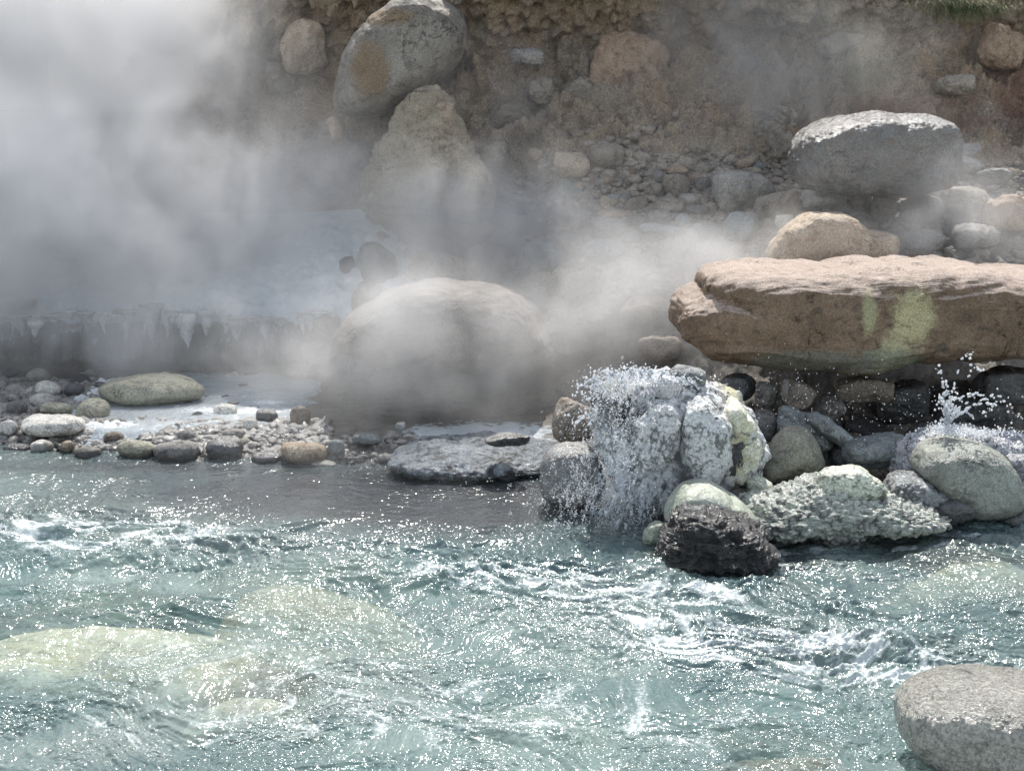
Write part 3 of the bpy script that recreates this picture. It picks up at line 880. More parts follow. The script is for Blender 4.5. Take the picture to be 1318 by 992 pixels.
boulder(978, 626, 38, 26, 10.2, 'green', 'small smooth pale stone on the left end of the knobbly crust ridge', name='rock', cat='rock')
# crust ridge
M['crust'] = rock_mat('ridge_crust', (.46, .50, .45), (.62, .66, .58), (.26, .28, .27), rough=.4, wet=.7, bump=1.7, speck=.35, crack=.9, coat=((.07, .07, .07), .60, 5.0))
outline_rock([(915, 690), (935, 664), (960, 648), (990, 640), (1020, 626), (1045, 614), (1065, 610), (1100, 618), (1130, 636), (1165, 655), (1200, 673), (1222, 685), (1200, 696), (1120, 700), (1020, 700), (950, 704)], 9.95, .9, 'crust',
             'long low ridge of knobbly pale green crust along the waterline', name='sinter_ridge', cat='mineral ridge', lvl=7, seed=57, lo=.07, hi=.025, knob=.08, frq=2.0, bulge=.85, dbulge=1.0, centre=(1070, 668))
outline_rock([(1050, 630), (1058, 606), (1085, 600), (1120, 612), (1140, 632), (1118, 645), (1075, 648)], 9.85, .35, 'green', 'pale yellowish green hump standing on the crust ridge', name='rock', cat='rock', lvl=6, seed=58, lo=.06, hi=.03, knob=.03)
outline_rock([(1135, 640), (1145, 615), (1170, 608), (1200, 625), (1222, 650), (1238, 668), (1215, 676), (1170, 668)], 10.25, .5, rock_mat('blue_crust', (.32, .35, .36), (.46, .49, .50), (.17, .18, .19), rough=.4, wet=.7, bump=1.5), 'blue grey crusted rock running down between the ridge and the streaked boulder', name='rock', cat='rock', lvl=6, seed=59, lo=.06, hi=.03, knob=.04)
# right boulder and its lilac crust
outline_rock([(1176, 600), (1187, 577), (1210, 568), (1240, 566), (1270, 574), (1293, 590), (1308, 612), (1314, 636), (1300, 655), (1260, 662), (1225, 652), (1198, 628)], 10.35, .75,
             rock_mat('streaked_boulder_rock', (.30, .32, .28), (.44, .47, .41), (.19, .19, .16), rough=.55, wet=.4, bump=1.2, crack=.9), 'rounded boulder streaked grey green with lilac crust behind it', lvl=7, seed=61, lo=.03, hi=.012)
M['lilac'] = rock_mat('lilac_crust', (.48, .49, .52), (.62, .63, .66), (.32, .33, .36), rough=.5, wet=.4, bump=1.4, speck=.35, crack=.8)
outline_rock([(1146, 612), (1155, 590), (1172, 568), (1190, 553), (1215, 546), (1245, 548), (1275, 556), (1300, 562), (1330, 565), (1350, 600), (1330, 640), (1240, 640), (1170, 640)], 10.75, .6, 'lilac',
             'lilac white crusted hump where the second spring spurts', name='spring_mound', cat='mineral mound', lvl=7, seed=63, lo=.06, hi=.02, knob=.06, frq=1.5)
boulder(1312, 602, 34, 34, 10.3, 'lilac', 'small lilac crusted stone right of the streaked boulder', name='rock', cat='rock', knob=.03)
boulder(1232, 660, 52, 34, 9.95, 'dark', 'dark wet stone at the foot of the streaked boulder', name='rock', cat='rock', lo=.1)
boulder(1180, 668, 60, 30, 9.9, 'crust', 'knobbly wet stone at the right tip of the crust ridge', name='rock', cat='rock', knob=.05)
boulder(1310, 668, 50, 24, 10.1, 'dark', 'low dark wet stone in foaming water right of the streaked boulder', name='rock', cat='rock', lo=.1)

# foreground boulder
outline_rock([(1155, 930), (1158, 908), (1172, 888), (1205, 873), (1250, 867), (1300, 870), (1350, 882), (1400, 910), (1420, 955), (1380, 1000), (1318, 1020), (1259, 1012), (1205, 992), (1170, 962)],
             6.25, .75, rock_mat('near_boulder_rock', (.42, .405, .35), (.55, .53, .46), (.27, .255, .21), rough=.4, wet=.8, bump=1.7, speck=.45, fine=1.6, crack=.8),
             'large pitted grey boulder standing out of the river nearest to the viewer', lvl=7, seed=68, lo=.03, hi=.014, bulge=.8, dbulge=.85, frq=1.0)

# ---- stones beneath the slab
under = [
 (987, 509, 30, 36, 11.7, 'grey', 'egg shaped grey stone wedged under the left part of the slab'),
 (1026, 508, 50, 40, 11.65, 'greybrown', 'round grained stone under the slab beside the egg shaped one'),
 (1011, 503, 9, 32, 11.5, 'grey', 'thin upright chip between the two round stones under the slab'),
 (987, 549, 30, 42, 11.5, 'grey', 'grey stone beside the right flank of the white mound'),
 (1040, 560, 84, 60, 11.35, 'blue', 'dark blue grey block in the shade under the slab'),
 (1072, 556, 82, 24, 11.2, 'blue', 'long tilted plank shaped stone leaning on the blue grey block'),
 (1024, 588, 90, 72, 10.8, 'yellow', 'sulphur tinted rounded boulder between the mound and the crust ridge'),
 (1133, 583, 92, 48, 10.95, 'blue', 'smooth dark blue grey boulder behind the crust ridge'),
 (1112, 502, 76, 36, 12.0, 'greybrown', 'brown block jutting down from beneath the slab'),
 (1068, 527, 44, 34, 11.9, 'grey', 'dim grey stone in the gap under the middle of the slab'),
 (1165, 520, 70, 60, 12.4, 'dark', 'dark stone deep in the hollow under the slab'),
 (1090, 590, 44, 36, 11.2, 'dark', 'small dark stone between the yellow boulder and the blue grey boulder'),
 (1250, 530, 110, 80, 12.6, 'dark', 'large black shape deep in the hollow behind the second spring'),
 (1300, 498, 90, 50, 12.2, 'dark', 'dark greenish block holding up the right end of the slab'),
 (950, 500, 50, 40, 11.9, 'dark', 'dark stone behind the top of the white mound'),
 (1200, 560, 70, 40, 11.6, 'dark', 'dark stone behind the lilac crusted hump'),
 (968, 600, 30, 50, 10.9, 'green', 'narrow pale green stone squeezed against the mound'),
]
for (px, py, w, h, Y, mt, lb) in under:
    boulder(px, py, w, h, Y, mt, lb, name='rock', cat='rock', roll={1072: 36, 1040: 12}.get(px, 0), power=16 if px in (1072, 1040, 1112) else 9)

# ---- stones of the scree between slab and cliff
scree_l = [
 (736, 214, 48, 36, 16.2, 'tan', 'pale brown angular rock on the left of the scree', 4),
 (690, 199, 18, 17, 16.8, 'tan', 'small light stone up left of the pale brown angular rock', 0),
 (781, 200, 48, 34, 16.5, 'greybrown', 'dark brown block above the scree beside the pale brown rock', -8),
 (849, 228, 19, 16, 16.2, 'grey', 'small oval stone above the round olive boulder', 0),
 (871, 239, 36, 30, 15.9, 'greybrown', 'round olive brown boulder in the middle of the scree', 0),
 (845, 245, 18, 18, 16.0, 'greybrown', 'small angular stone touching the left of the olive boulder', 0),
 (872, 219, 30, 13, 16.2, 'orange', 'flat orange stone above the olive boulder', 6),
 (862, 266, 40, 24, 15.6, 'greybrown', 'wedge of brown rock under the olive boulder', 0),
 (889, 257, 30, 16, 15.7, 'grey', 'flat grey stone right below the olive boulder', 0),
 (898, 270, 32, 14, 15.5, 'grey', 'long low grey stone under the flat grey one', 5),
 (848, 281, 34, 22, 15.3, 'grey', 'pale grey wedge stone left of a small blue one', 0),
 (879, 284, 20, 19, 15.2, 'blue', 'small bluish stone in the scree below the brown wedge', 0),
 (852, 296, 56, 18, 15.0, 'blue', 'broad low stone in the haze under the pale grey wedge', 3),
 (786, 294, 52, 26, 15.4, 'grey', 'grey green flat rock at the lower left of the scree', 5),
 (812, 305, 26, 20, 15.1, 'dark', 'small dark stone right of the grey green flat rock', 0),
 (778, 325, 56, 34, 14.9, 'blue', 'blue angular rock at the misty lower edge of the scree', 0),
 (789, 277, 40, 15, 15.6, 'orange', 'rusty flat stone above the grey green flat rock', 4),
 (779, 261, 14, 18, 15.9, 'tan', 'tiny pale upright stone above the rusty flat stone', 0),
 (820, 348, 26, 30, 14.6, 'grey', 'stone fading into the steam below the scree', 0),
 (958, 246, 80, 54, 15.2, 'grey', 'large grey boulder in haze left of the shining wet boulder', -6),
 (1001, 266, 62, 38, 14.7, 'greybrown', 'leaning grey boulder before the shining wet boulder', -18),
 (955, 292, 48, 40, 14.5, 'blue', 'rounded bluish boulder above the left end of the slab', 0),
 (960, 210, 24, 14, 16.1, 'tan', 'little tan stone on the slope above the large hazy boulder', -20),
 (1010, 286, 24, 20, 14.4, 'pale', 'small light stone at the left shoulder of the humped tan boulder', 0),
 (1062, 256, 62, 30, 14.5, 'pale', 'squared pale block with layered edges under the shining boulder', 0),
 (1109, 254, 28, 36, 14.5, 'greybrown', 'upright brown stone right of the squared pale block', 0),
 (1139, 270, 34, 40, 14.3, 'greybrown', 'rounded brown stone right of the upright brown one', 0),
 (1236, 214, 50, 30, 15.0, 'grey', 'grey stone touching the right side of the shining boulder', 0),
 (1242, 196, 42, 24, 15.4, 'grey', 'thin grey stone higher up behind the shining boulder', 0),
 (1280, 228, 46, 24, 15.0, 'grey', 'flat grey stone near the red earth at the right', 0),
 (1190, 272, 60, 40, 14.3, 'greybrown', 'stone in the haze under the right end of the shining boulder', 0),
 (1240, 260, 70, 40, 14.6, 'greybrown', 'wide brownish boulder in the haze above the right of the slab', 0),
 (1300, 275, 60, 50, 14.2, 'orange', 'reddish boulder in the haze at the right above the slab', 0),
 (1260, 305, 60, 34, 13.9, 'grey', 'grey boulder just behind the right top of the slab', 0),
 (1190, 310, 60, 30, 13.8, 'grey', 'dusty grey stone behind the slab right of the humped boulder', 0),
 (905, 300, 44, 30, 14.7, 'grey', 'grey stone in thin steam left of the bluish boulder', 0),
 (915, 325, 50, 30, 14.3, 'grey', 'dim stone in steam just above the left tip of the slab', 0),
 (870, 325, 50, 30, 14.5, 'greybrown', 'brownish stone in the steam left of the slab tip', 0),
 (925, 232, 26, 18, 15.9, 'grey', 'small stone at the upper left of the large hazy boulder', 0),
 (905, 238, 24, 20, 15.9, 'dark', 'dark stone right of the round olive boulder', 0),
 (820, 262, 28, 18, 15.8, 'greybrown', 'mid brown stone left of the brown wedge', 0),
 (822, 283, 24, 14, 15.4, 'dark', 'thin dark stone between the rusty stone and the pale wedge', 0),
]
for (px, py, w, h, Y, mt, lb, rl) in scree_l:
    boulder(px, py, w, h, Y, mt, lb, name='rock', cat='rock', roll=rl, power=random.choice([9, 12, 18]), strata=.02 if px == 1062 else 0, lo=.09, hi=.025, soft=.25, land=.4, depth=w * Y / F * .9)

# ---- stones bedded in the cliff
cliff_l = [
 (678, 73, 46, 24, 17.6, 'grey', 'blue grey stone bedded in the cliff right of the leaning boulder', 0),
 (697, 117, 36, 36, 17.5, 'greybrown', 'round brown stone bedded in the cliff below the blue grey one', 0),
 (812, 88, 100, 92, 17.7, 'orange', 'large rusty orange face of rock in the cliff', 20),
 (320, 35, 30, 56, 18.9, 'tan', 'upright yellow brown block near the left edge of the cliff', 0),
 (390, 60, 60, 70, 18.4, 'tan', 'crumbly tan outcrop left of the leaning boulder', 0),
 (360, 100, 40, 40, 18.5, 'greybrown', 'rounded brown stone in the cliff left below the tan outcrop', 0),
 (640, 200, 40, 36, 17.0, 'greybrown', 'dim brown stone in the cliff right of the pale pinnacle', 0),
 (655, 150, 50, 40, 17.4, 'greybrown', 'weathered brown lump high right of the pale pinnacle', 0),
 (745, 130, 50, 60, 17.7, 'greybrown', 'tall brown lump left under the rusty orange face', 0),
 (905, 100, 50, 40, 17.8, 'greybrown', 'grey brown lump right of the rusty orange face', 0),
 (920, 175, 40, 30, 17.1, 'greybrown', 'small brown lump in the slope above the scree', 0),
 (1005, 185, 36, 50, 16.6, 'greybrown', 'dark brown rock left of the shining boulder top', 0),
 (1080, 60, 70, 40, 17.9, 'greybrown', 'brown lump high in the cliff under the grass patch', 0),
 (1290, 60, 60, 60, 17.7, 'orange', 'rust red lump of earth at the upper right', 0),
 (1230, 110, 50, 30, 17.3, 'greybrown', 'low brown rock in the slope above the shining boulder right end', 0),
 (700, 20, 60, 40, 18.2, 'tan', 'pale brown lump at the top of the cliff right of the leaning boulder', 0),
 (470, 200, 50, 36, 17.3, 'greybrown', 'dim rock in the steam left of the pale pinnacle', 0),
]
for (px, py, w, h, Y, mt, lb, rl) in cliff_l:
    boulder(px, py, w, h, Y, mt, lb, name='rock', cat='rock', roll=rl, power=14, lo=.12, hi=.05, depth=.45)

# ---- rocks in the steam left of the middle
for (px, py, w, h, Y, mt, lb, rl) in [
 (486, 340, 52, 56, 15.4, 'dark', 'dark upright rock standing in the pale terrace', 0),
 (446, 344, 20, 28, 15.7, 'dark', 'small dark wedge left of the dark upright rock', 0),
 (481, 392, 58, 54, 15.1, 'greybrown', 'brown rock under the dark upright rock', 10),
 (574, 294, 130, 56, 15.7, 'tan', 'long pale rounded boulder dim in the steam above the great dome', 0),
 (626, 342, 58, 54, 15.0, 'greybrown', 'blunt rock behind the right shoulder of the great dome', 0),
 (560, 345, 80, 40, 15.1, 'greybrown', 'brown rock behind the top of the great dome', 0),
 (408, 455, 46, 34, 14.9, 'greybrown', 'small rock at the left foot of the great dome', 0),
 (425, 425, 40, 40, 15.3, 'greybrown', 'rock at the right end of the dripping terrace edge', 0),
 (700, 330, 60, 44, 15.0, 'blue', 'bluish rock lost in bright steam right of the great dome', 0),
 (745, 370, 60, 44, 14.4, 'greybrown', 'rock in the steam between the great dome and the slab', 0),
 (830, 400, 70, 40, 13.6, 'greybrown', 'low rock in the steam left of the slab nose', 0),
 (850, 450, 60, 36, 12.9, 'greybrown', 'low rock under the slab nose behind the mound', 0),
 (750, 440, 80, 40, 13.4, 'greybrown', 'flat brown rock veiled by steam behind the mound', 0),
]:
    boulder(px, py, w, h, Y, mt, lb, name='rock', cat='rock', roll=rl, power=10, land=.35)

# dark sheet and pale shelf in the middle
boulder(565, 580, 360, 44, 12.9, rock_mat('dark_shelf_rock', (.10, .105, .11), (.15, .155, .16), (.08, .08, .085), rough=.5, wet=.3),
        'broad dark rock sheet behind the pale blue shelf at the waterline', name='rock_shelf', cat='rock shelf', lvl=6, seed=71, depth=2.0, power=5, lo=.05, hi=.012)
boulder(622, 594, 250, 50, 11.9, rock_mat('blue_shelf_rock', (.26, .30, .33), (.38, .42, .45), (.20, .22, .24), rough=.5, wet=.3, bump=1.4),
        'low pale blue crusted shelf at the waterline left of the mound', name='sinter_shelf', cat='mineral shelf', lvl=7, seed=73, depth=1.5, power=5, lo=.06, hi=.03, knob=.02)
boulder(653, 567, 60, 16, 11.55, 'dark', 'flat dark stone lying on the pale blue shelf', name='rock', cat='rock')
boulder(515, 549, 14, 11, 12.0, 'blue', 'tiny round stone at the left rim of the pale blue shelf', name='rock', cat='rock')
boulder(740, 545, 60, 60, 11.3, 'greybrown', 'greenish brown rock behind the spray left of the mound', name='rock', cat='rock')

# ---- left shore
for (px, py, w, h, Y, mt, lb, rl) in [
 (66, 551, 84, 30, 13.0, 'pale', 'wide flat white boulder on the left shore', 0),
 (10, 552, 24, 23, 12.9, 'pale', 'round pale stone left of the wide flat white boulder', 0),
 (54, 515, 36, 18, 13.9, 'pale', 'low domed pale stone beside the upper little rapid', 5),
 (70, 528, 40, 19, 13.6, 'yellow', 'yellow grey stone below the low domed pale stone', 4),
 (21, 526, 28, 20, 13.6, 'grey', 'purplish grey stone near the left edge of the shore', 0),
 (61, 502, 34, 22, 14.3, 'pale', 'pale grey stone up from the low domed stone', 8),
 (48, 485, 32, 22, 14.9, 'grey', 'hazy grey cobble highest on the left shore', 0),
 (118, 529, 44, 31, 13.3, 'yellow', 'angular greenish stone in the middle of the little rapid', 0),
 (191, 507, 142, 46, 13.6, 'yellow', 'long flat greenish brown boulder in the hot pool', -1),
 (225, 585, 60, 36, 12.3, 'grey', 'smooth round grey boulder at the waterline', 0),
 (174, 581, 52, 27, 12.4, 'yellow', 'mottled yellowish boulder left of the smooth round grey one', 0),
 (53, 575, 30, 17, 12.6, 'pale', 'small bluish white wet stone below the wide white boulder', 0),
 (86, 575, 18, 16, 12.6, 'tan', 'small tan stone right of the bluish white wet stone', 0),
 (112, 585, 36, 18, 12.4, 'grey', 'low grey speckled stone at the waterline', 0),
 (288, 580, 50, 36, 12.3, 'dark', 'dark grey boulder right of the smooth round one', 0),
 (390, 585, 62, 32, 12.1, 'tan', 'domed tan boulder at the waterline', 0),
 (432, 578, 24, 26, 12.1, 'blue', 'small bluish stone right of the domed tan boulder', 0),
 (289, 529, 32, 19, 13.4, 'pale', 'pale cobble at the near edge of the hot pool', 0),
 (343, 537, 30, 21, 13.1, 'dark', 'dark cobble at the near edge of the hot pool', 0),
 (322, 548, 20, 19, 12.9, 'pale', 'small pale stone just below the dark cobble', 0),
 (386, 538, 28, 32, 12.9, 'greybrown', 'rusty dark stone at the right end of the hot pool', 0),
 (472, 566, 40, 18, 12.2, 'blue', 'flat blue grey stone in the shallows left of the shelf', 0),
 (341, 590, 40, 15, 12.0, 'dark', 'flat dark stone between the dark boulder and the domed tan one', 0),
 (416, 597, 34, 8, 11.8, 'pale', 'thin pale stone awash below the domed tan boulder', 0),
 (160, 597, 34, 9, 12.0, 'pale', 'thin pale stone awash below the mottled boulder', 0),
 (20, 578, 36, 14, 12.5, 'dark', 'dark wet stone near the left edge at the waterline', 0),
 (95, 503, 26, 20, 14.0, 'dark', 'dark stone at the head of the little rapid', 0),
 (128, 497, 18, 12, 14.2, 'dark', 'small dark stone standing in the upper pool', 0),
 (300, 560, 30, 16, 12.7, 'grey', 'grey stone behind the dark grey boulder', 0),
 (240, 560, 26, 14, 12.8, 'grey', 'grey cobble behind the smooth round boulder', 0),
 (145, 563, 26, 14, 12.8, 'greybrown', 'brown cobble behind the mottled yellowish boulder', 0),
 (385, 480, 50, 14, 14.6, 'greybrown', 'flat brown stone at the far right of the hot pool', 0),
 (300, 520, 16, 8, 13.8, 'dark', 'little dark stone breaking the surface of the hot pool', 0),
 (500, 590, 26, 10, 11.9, 'grey', 'low grey stone at the left foot of the blue shelf', 0),
 (20, 390, 50, 14, 16.9, 'greybrown', 'flat brown stone on the rim of the dripping terrace', 0),
 (155, 402, 24, 10, 16.4, 'greybrown', 'small brown stone on the terrace rim', 0),
]:
    boulder(px, py, w, h, Y, mt, lb, name='rock', cat='rock', roll=rl, power=7, lo=.06, hi=.016, depth=(w * Y / F) * .8, soft=.55, land=.32)

# ---- drowned boulders in the river
M['drowned'] = rock_mat('drowned_boulder_rock', (.60, .51, .37), (.70, .62, .48), (.42, .36, .27), rough=.8, speck=.15, crack=.3)
for (px, py, w, d_, z, hgt, lb, mt) in DROWNED:
    c = atz(px, py, 0)
    V, f, n = rock_shape(5, int(px), 4, 10)
    hw = w * c[1] / F / 2
    V = V * np.array([hw, d_ * 1.3, hgt])
    V = add_detail(V, n, int(px), hw, .05, .015)
    V[:, 2] -= V[:, 2].max()
    zb = V[:, 2].min(); V[:, 2] -= zb
    o = link('submerged_boulder', mesh_from('submerged_boulder', V, f, M[mt]), (c[0], c[1], z + zb))
    tag(o, lb, 'boulder')

# ---- dripping curtain at the rim of the left terrace : each drip is a part
def terrace_curtain():
    root = bpy.data.objects.new('dripstone_curtain', None); COL.objects.link(root)
    base = at(300, 440, 15.75); root.location = Vector([float(c) for c in base])
    tag(root, 'row of pale dripstone teeth hanging from the rim of the left terrace', 'dripstone')
    mt = rock_mat('dripstone', (.46, .48, .49), (.60, .62, .62), (.34, .35, .34), rough=.45, wet=.4)
    r = random.Random(3)
    x = -6.3
    while x < -2.1:
        w = r.uniform(.04, .14); h = r.uniform(.08, .45)
        if x < -4.4: h *= .6
        nr_, nc_ = 16, 10
        P = []
        for i in range(nr_):
            t = i / (nr_ - 1)
            rad = w * (1 - t) ** .9 * (1 + .15 * math.sin(t * 14 + x * 9)) + .003
            for j in range(nc_):
                a = 2 * math.pi * j / nc_
                P.append((rad * math.cos(a) + .01 * math.sin(t * 6 + x * 20), rad * .8 * math.sin(a), -h * t))
        A = np.arange(nr_ * nc_).reshape(nr_, nc_)
        B = np.roll(A, -1, 1)
        Fq = np.stack([A[:-1].ravel(), B[:-1].ravel(), B[1:].ravel(), A[1:].ravel()], 1)
        o = link('dripstone_tooth', mesh_from('dripstone_tooth', np.array(P), Fq, mt),
                 (x - base[0], r.uniform(-.06, .06), .87 - base[2] + r.uniform(-.04, .02) + float(rimz(x)[0])), root)
        x += w * r.uniform(1.1, 2.1)
terrace_curtain()

# ---- loose rubble one can count on the slopes: individual stones, shared meshes
rub_meshes = []
for k in range(14):
    V, f, n = rock_shape(4, 900 + k, random.choice([7, 12, 20]), 12)
    V = V * np.array([1, random.uniform(.7, 1), random.uniform(.5, .85)])
    V = add_detail(V, n, 900 + k, 1.0, .08, .03)
    rub_meshes.append((V, f))
def rubble(n, pxr, pyr, Yf, sz, mats, label, group, seed):
    r = random.Random(seed)
    for i in range(n):
        px = r.uniform(*pxr); py = r.uniform(*pyr)
        # walk along the view ray down to the bank surface
        d_ = ray(px, py)
        Y = None
        for Yt in np.arange(11.0, 20.0, .05):
            p = at(px, py, Yt)
            if p[2] < ground_z(p[0], p[1]) + .02:
                Y = Yt; break
        if Y is None: continue
        s = r.uniform(*sz) * (1 if r.random() > .15 else 1.5)
        k = r.randrange(14); mk = r.choice(mats)
        key = ('rub', k, mk)
        if key not in _cache:
            _cache[key] = mesh_from('rubble_stone', rub_meshes[k][0], rub_meshes[k][1], M[mk])
        o = link('rubble_stone', _cache[key], at(px, py, Y))
        o.scale = (s, s, s); o.rotation_euler = (r.uniform(-.4, .4), r.uniform(-.4, .4), r.uniform(0, 6))
        tag(o, label, 'stone', group)
_cache = {}
rubble(95, (745, 1000), (215, 345), None, (.035, .10), ['grey', 'greybrown', 'greybrown', 'orange', 'tan', 'blue'], 'small loose stone among the rubble of the scree above the slab', 'loose stones on the scree', 1)
rubble(26, (640, 760), (215, 340), None, (.04, .10), ['grey', 'greybrown', 'blue'], 'small stone in the thin steam below the cliff middle', 'loose stones in the steam', 2)
rubble(34, (1010, 1318), (190, 330), None, (.05, .13), ['grey', 'greybrown', 'tan'], 'small stone on the hazy slope around the shining wet boulder', 'loose stones around the wet boulder', 3)
rubble(110, (0, 330), (480, 600), None, (.03, .075), ['grey', 'pale', 'greybrown', 'yellow', 'dark'], 'small cobble lying among the gravel of the left shore', 'cobbles on the left shore', 4)
rubble(22, (960, 1310), (540, 640), None, (.05, .12), ['dark', 'grey', 'blue'], 'small dark stone in the hollow beneath the slab', 'stones beneath the slab', 5)

# ---- gravel of the left shore and of the slopes: nobody could count it
def gravel(name, n, boxes, sz, mat, label, seed):
    g = np.random.default_rng(seed)
    v, f = ico(2)
    Vs, Fs = [], []
    base = 0
    for (x0, x1, y0, y1, cnt) in boxes:
        for _ in range(cnt):
            y = g.uniform(y0, y1); x = xpx(g.uniform(x0, x1), y)
            z = ground_z(x, y)
            s = g.uniform(*sz) * (1 + 1.5 * g.random() ** 4)
            sc = np.array([g.uniform(.8, 1.3), g.uniform(.7, 1.1), g.uniform(.45, .8)]) * s
            q = v * (1 + .18 * g.normal(size=(len(v), 1)))
            a = g.uniform(0, 6.28)
            q = q * sc
            q = np.stack([q[:, 0] * math.cos(a) - q[:, 1] * math.sin(a), q[:, 0] * math.sin(a) + q[:, 1] * math.cos(a), q[:, 2]], 1)
            Vs.append(q + np.array([x, y, z + s * .25])); Fs.append(f + base); base += len(v)
    o = link(name, mesh_from(name, np.concatenate(Vs), np.concatenate(Fs), mat))
    tag(o, label, 'gravel', kind='stuff')
gm = rock_mat('gravel_stones', (.20, .19, .175), (.36, .35, .33), (.12, .115, .11), rough=.5, wet=.3)
nt = gm.node_tree
gravel('shore_gravel', 0, [(-120, 130, 12.5, 15.7, 4200), (90, 420, 12.25, 13.4, 6000), (400, 520, 12.0, 12.8, 300)], (.012, .034), gm,
       'wet grey gravel and pebbles of the left shore', 11)
gravel('slope_gravel', 0, [(700, 1010, 14.6, 17.2, 3500), (1000, 1400, 13.6, 16.4, 2200), (450, 700, 15.3, 17, 700), (930, 1318, 10.8, 12.6, 700)], (.015, .045), M['greybrown'],
       'brown crumbling gravel on the slope between the slab and the cliff', 12)

# ---- grass
def grass(name, pxy, Y, n, length, label, hang, seed, spread, dry=.5):
    g = random.Random(seed)
    V, Fq = [], []
    c = at(pxy[0], pxy[1], Y)
    for i in range(n):
        bx_ = g.gauss(0, spread[0]); bz_ = g.gauss(0, spread[1]); by_ = g.gauss(0, .05)
        L_ = length * g.uniform(.5, 1.2); dx = g.uniform(-.6, .6); w = g.uniform(.003, .006)
        up = -1 if hang else 1
        prev = None
        for k in range(6):
            t = k / 5
            x = bx_ + dx * L_ * t * (.4 + .6 * t); z = bz_ + L_ * (t - .75 * t * t if not hang else (.25 * t - 1.0 * t * t)); y = by_ - .45 * L_ * t
            ww = w * (1 - t * .85)
            V += [(x - ww, y, z), (x + ww, y + .002, z)]
            if prev is not None:
                b_ = len(V) - 4
                Fq.append((b_, b_ + 1, b_ + 3, b_ + 2))
            prev = 1
    m, nt, b = new_mat(name); N = NB(nt)
    tc = N.n('ShaderNodeTexCoord').outputs['Object']
    N.l(N.mix(N.ramp(N.noise(tc, 9, 3), .4, .6), (.07, .10, .03), (.26, .23, .12)), b.inputs['Base Color'])
    b.inputs['Roughness'].default_value = .6
    o = link(name, mesh_from(name, np.array(V), np.array(Fq), m), c)
    tag(o, label, 'grass', kind='stuff')
grass('hanging_grass', (1240, 6), 17.5, 1100, .24, 'thick tuft of green grass hanging over the cliff top at the right', True, 5, (.28, .05))
grass('dry_grass', (1115, 95), 17.3, 520, .16, 'sparse dry grass on the slope under the cliff top', False, 6, (.16, .12))
grass('slope_grass', (1060, 30), 17.9, 220, .16, 'thin dark grass along the upper cliff', False, 8, (.35, .10))

# ================================================================== SPRAY AND SPLASHES
m, nt, b = new_mat('water_drops')
b.inputs['Base Color'].default_value = (.80, .84, .88, 1); b.inputs['Roughness'].default_value = .08
b.inputs['Specular IOR Level'].default_value = .8; b.inputs['Transmission Weight'].default_value = .1; b.inputs['IOR'].default_value = 1.33
b.inputs['Transmission Weight'].default_value = 0
tl = nt.nodes.new('ShaderNodeBsdfTranslucent'); tl.inputs['Color'].default_value = (.95, .97, 1, 1)
ms = nt.nodes.new('ShaderNodeMixShader'); ms.inputs[0].default_value = .5
tp = nt.nodes.new('ShaderNodeBsdfTransparent'); mt_ = nt.nodes.new('ShaderNodeMixShader'); mt_.inputs[0].default_value = .35
nt.links.new(ms.outputs[0], mt_.inputs[1]); nt.links.new(tp.outputs[0], mt_.inputs[2])
nt.links.new(b.outputs[0], ms.inputs[1]); nt.links.new(tl.outputs[0], ms.inputs[2])
nt.links.new(mt_.outputs[0], nt.nodes['Material Output'].inputs['Surface'])
M['drops'] = m
def drops_mesh(P, S, lvl=1):
    v, f = ico(lvl)
    g = np.random.default_rng(3)
    n = len(P)
    sc = S[:, None] * g.uniform(.7, 1.35, (n, 3))
    V = (v[None] * sc[:, None, :] + P[:, None, :]).reshape(-1, 3)
    Fq = (f[None] + (np.arange(n) * len(v))[:, None, None]).reshape(-1, 3)
    return V, Fq
def parabola(p0, vel, n, r, jit, g, t1=1.0, s0=.005, s1=.011):
    t = np.sort(g.uniform(0, t1, n))
    P = p0 + vel * t[:, None] + np.array([0, 0, -4.9]) * (t ** 2)[:, None]
    P = P + g.normal(0, jit, P.shape) * (0.3 + t[:, None] / t1)
    return P, g.uniform(s0, s1, n)
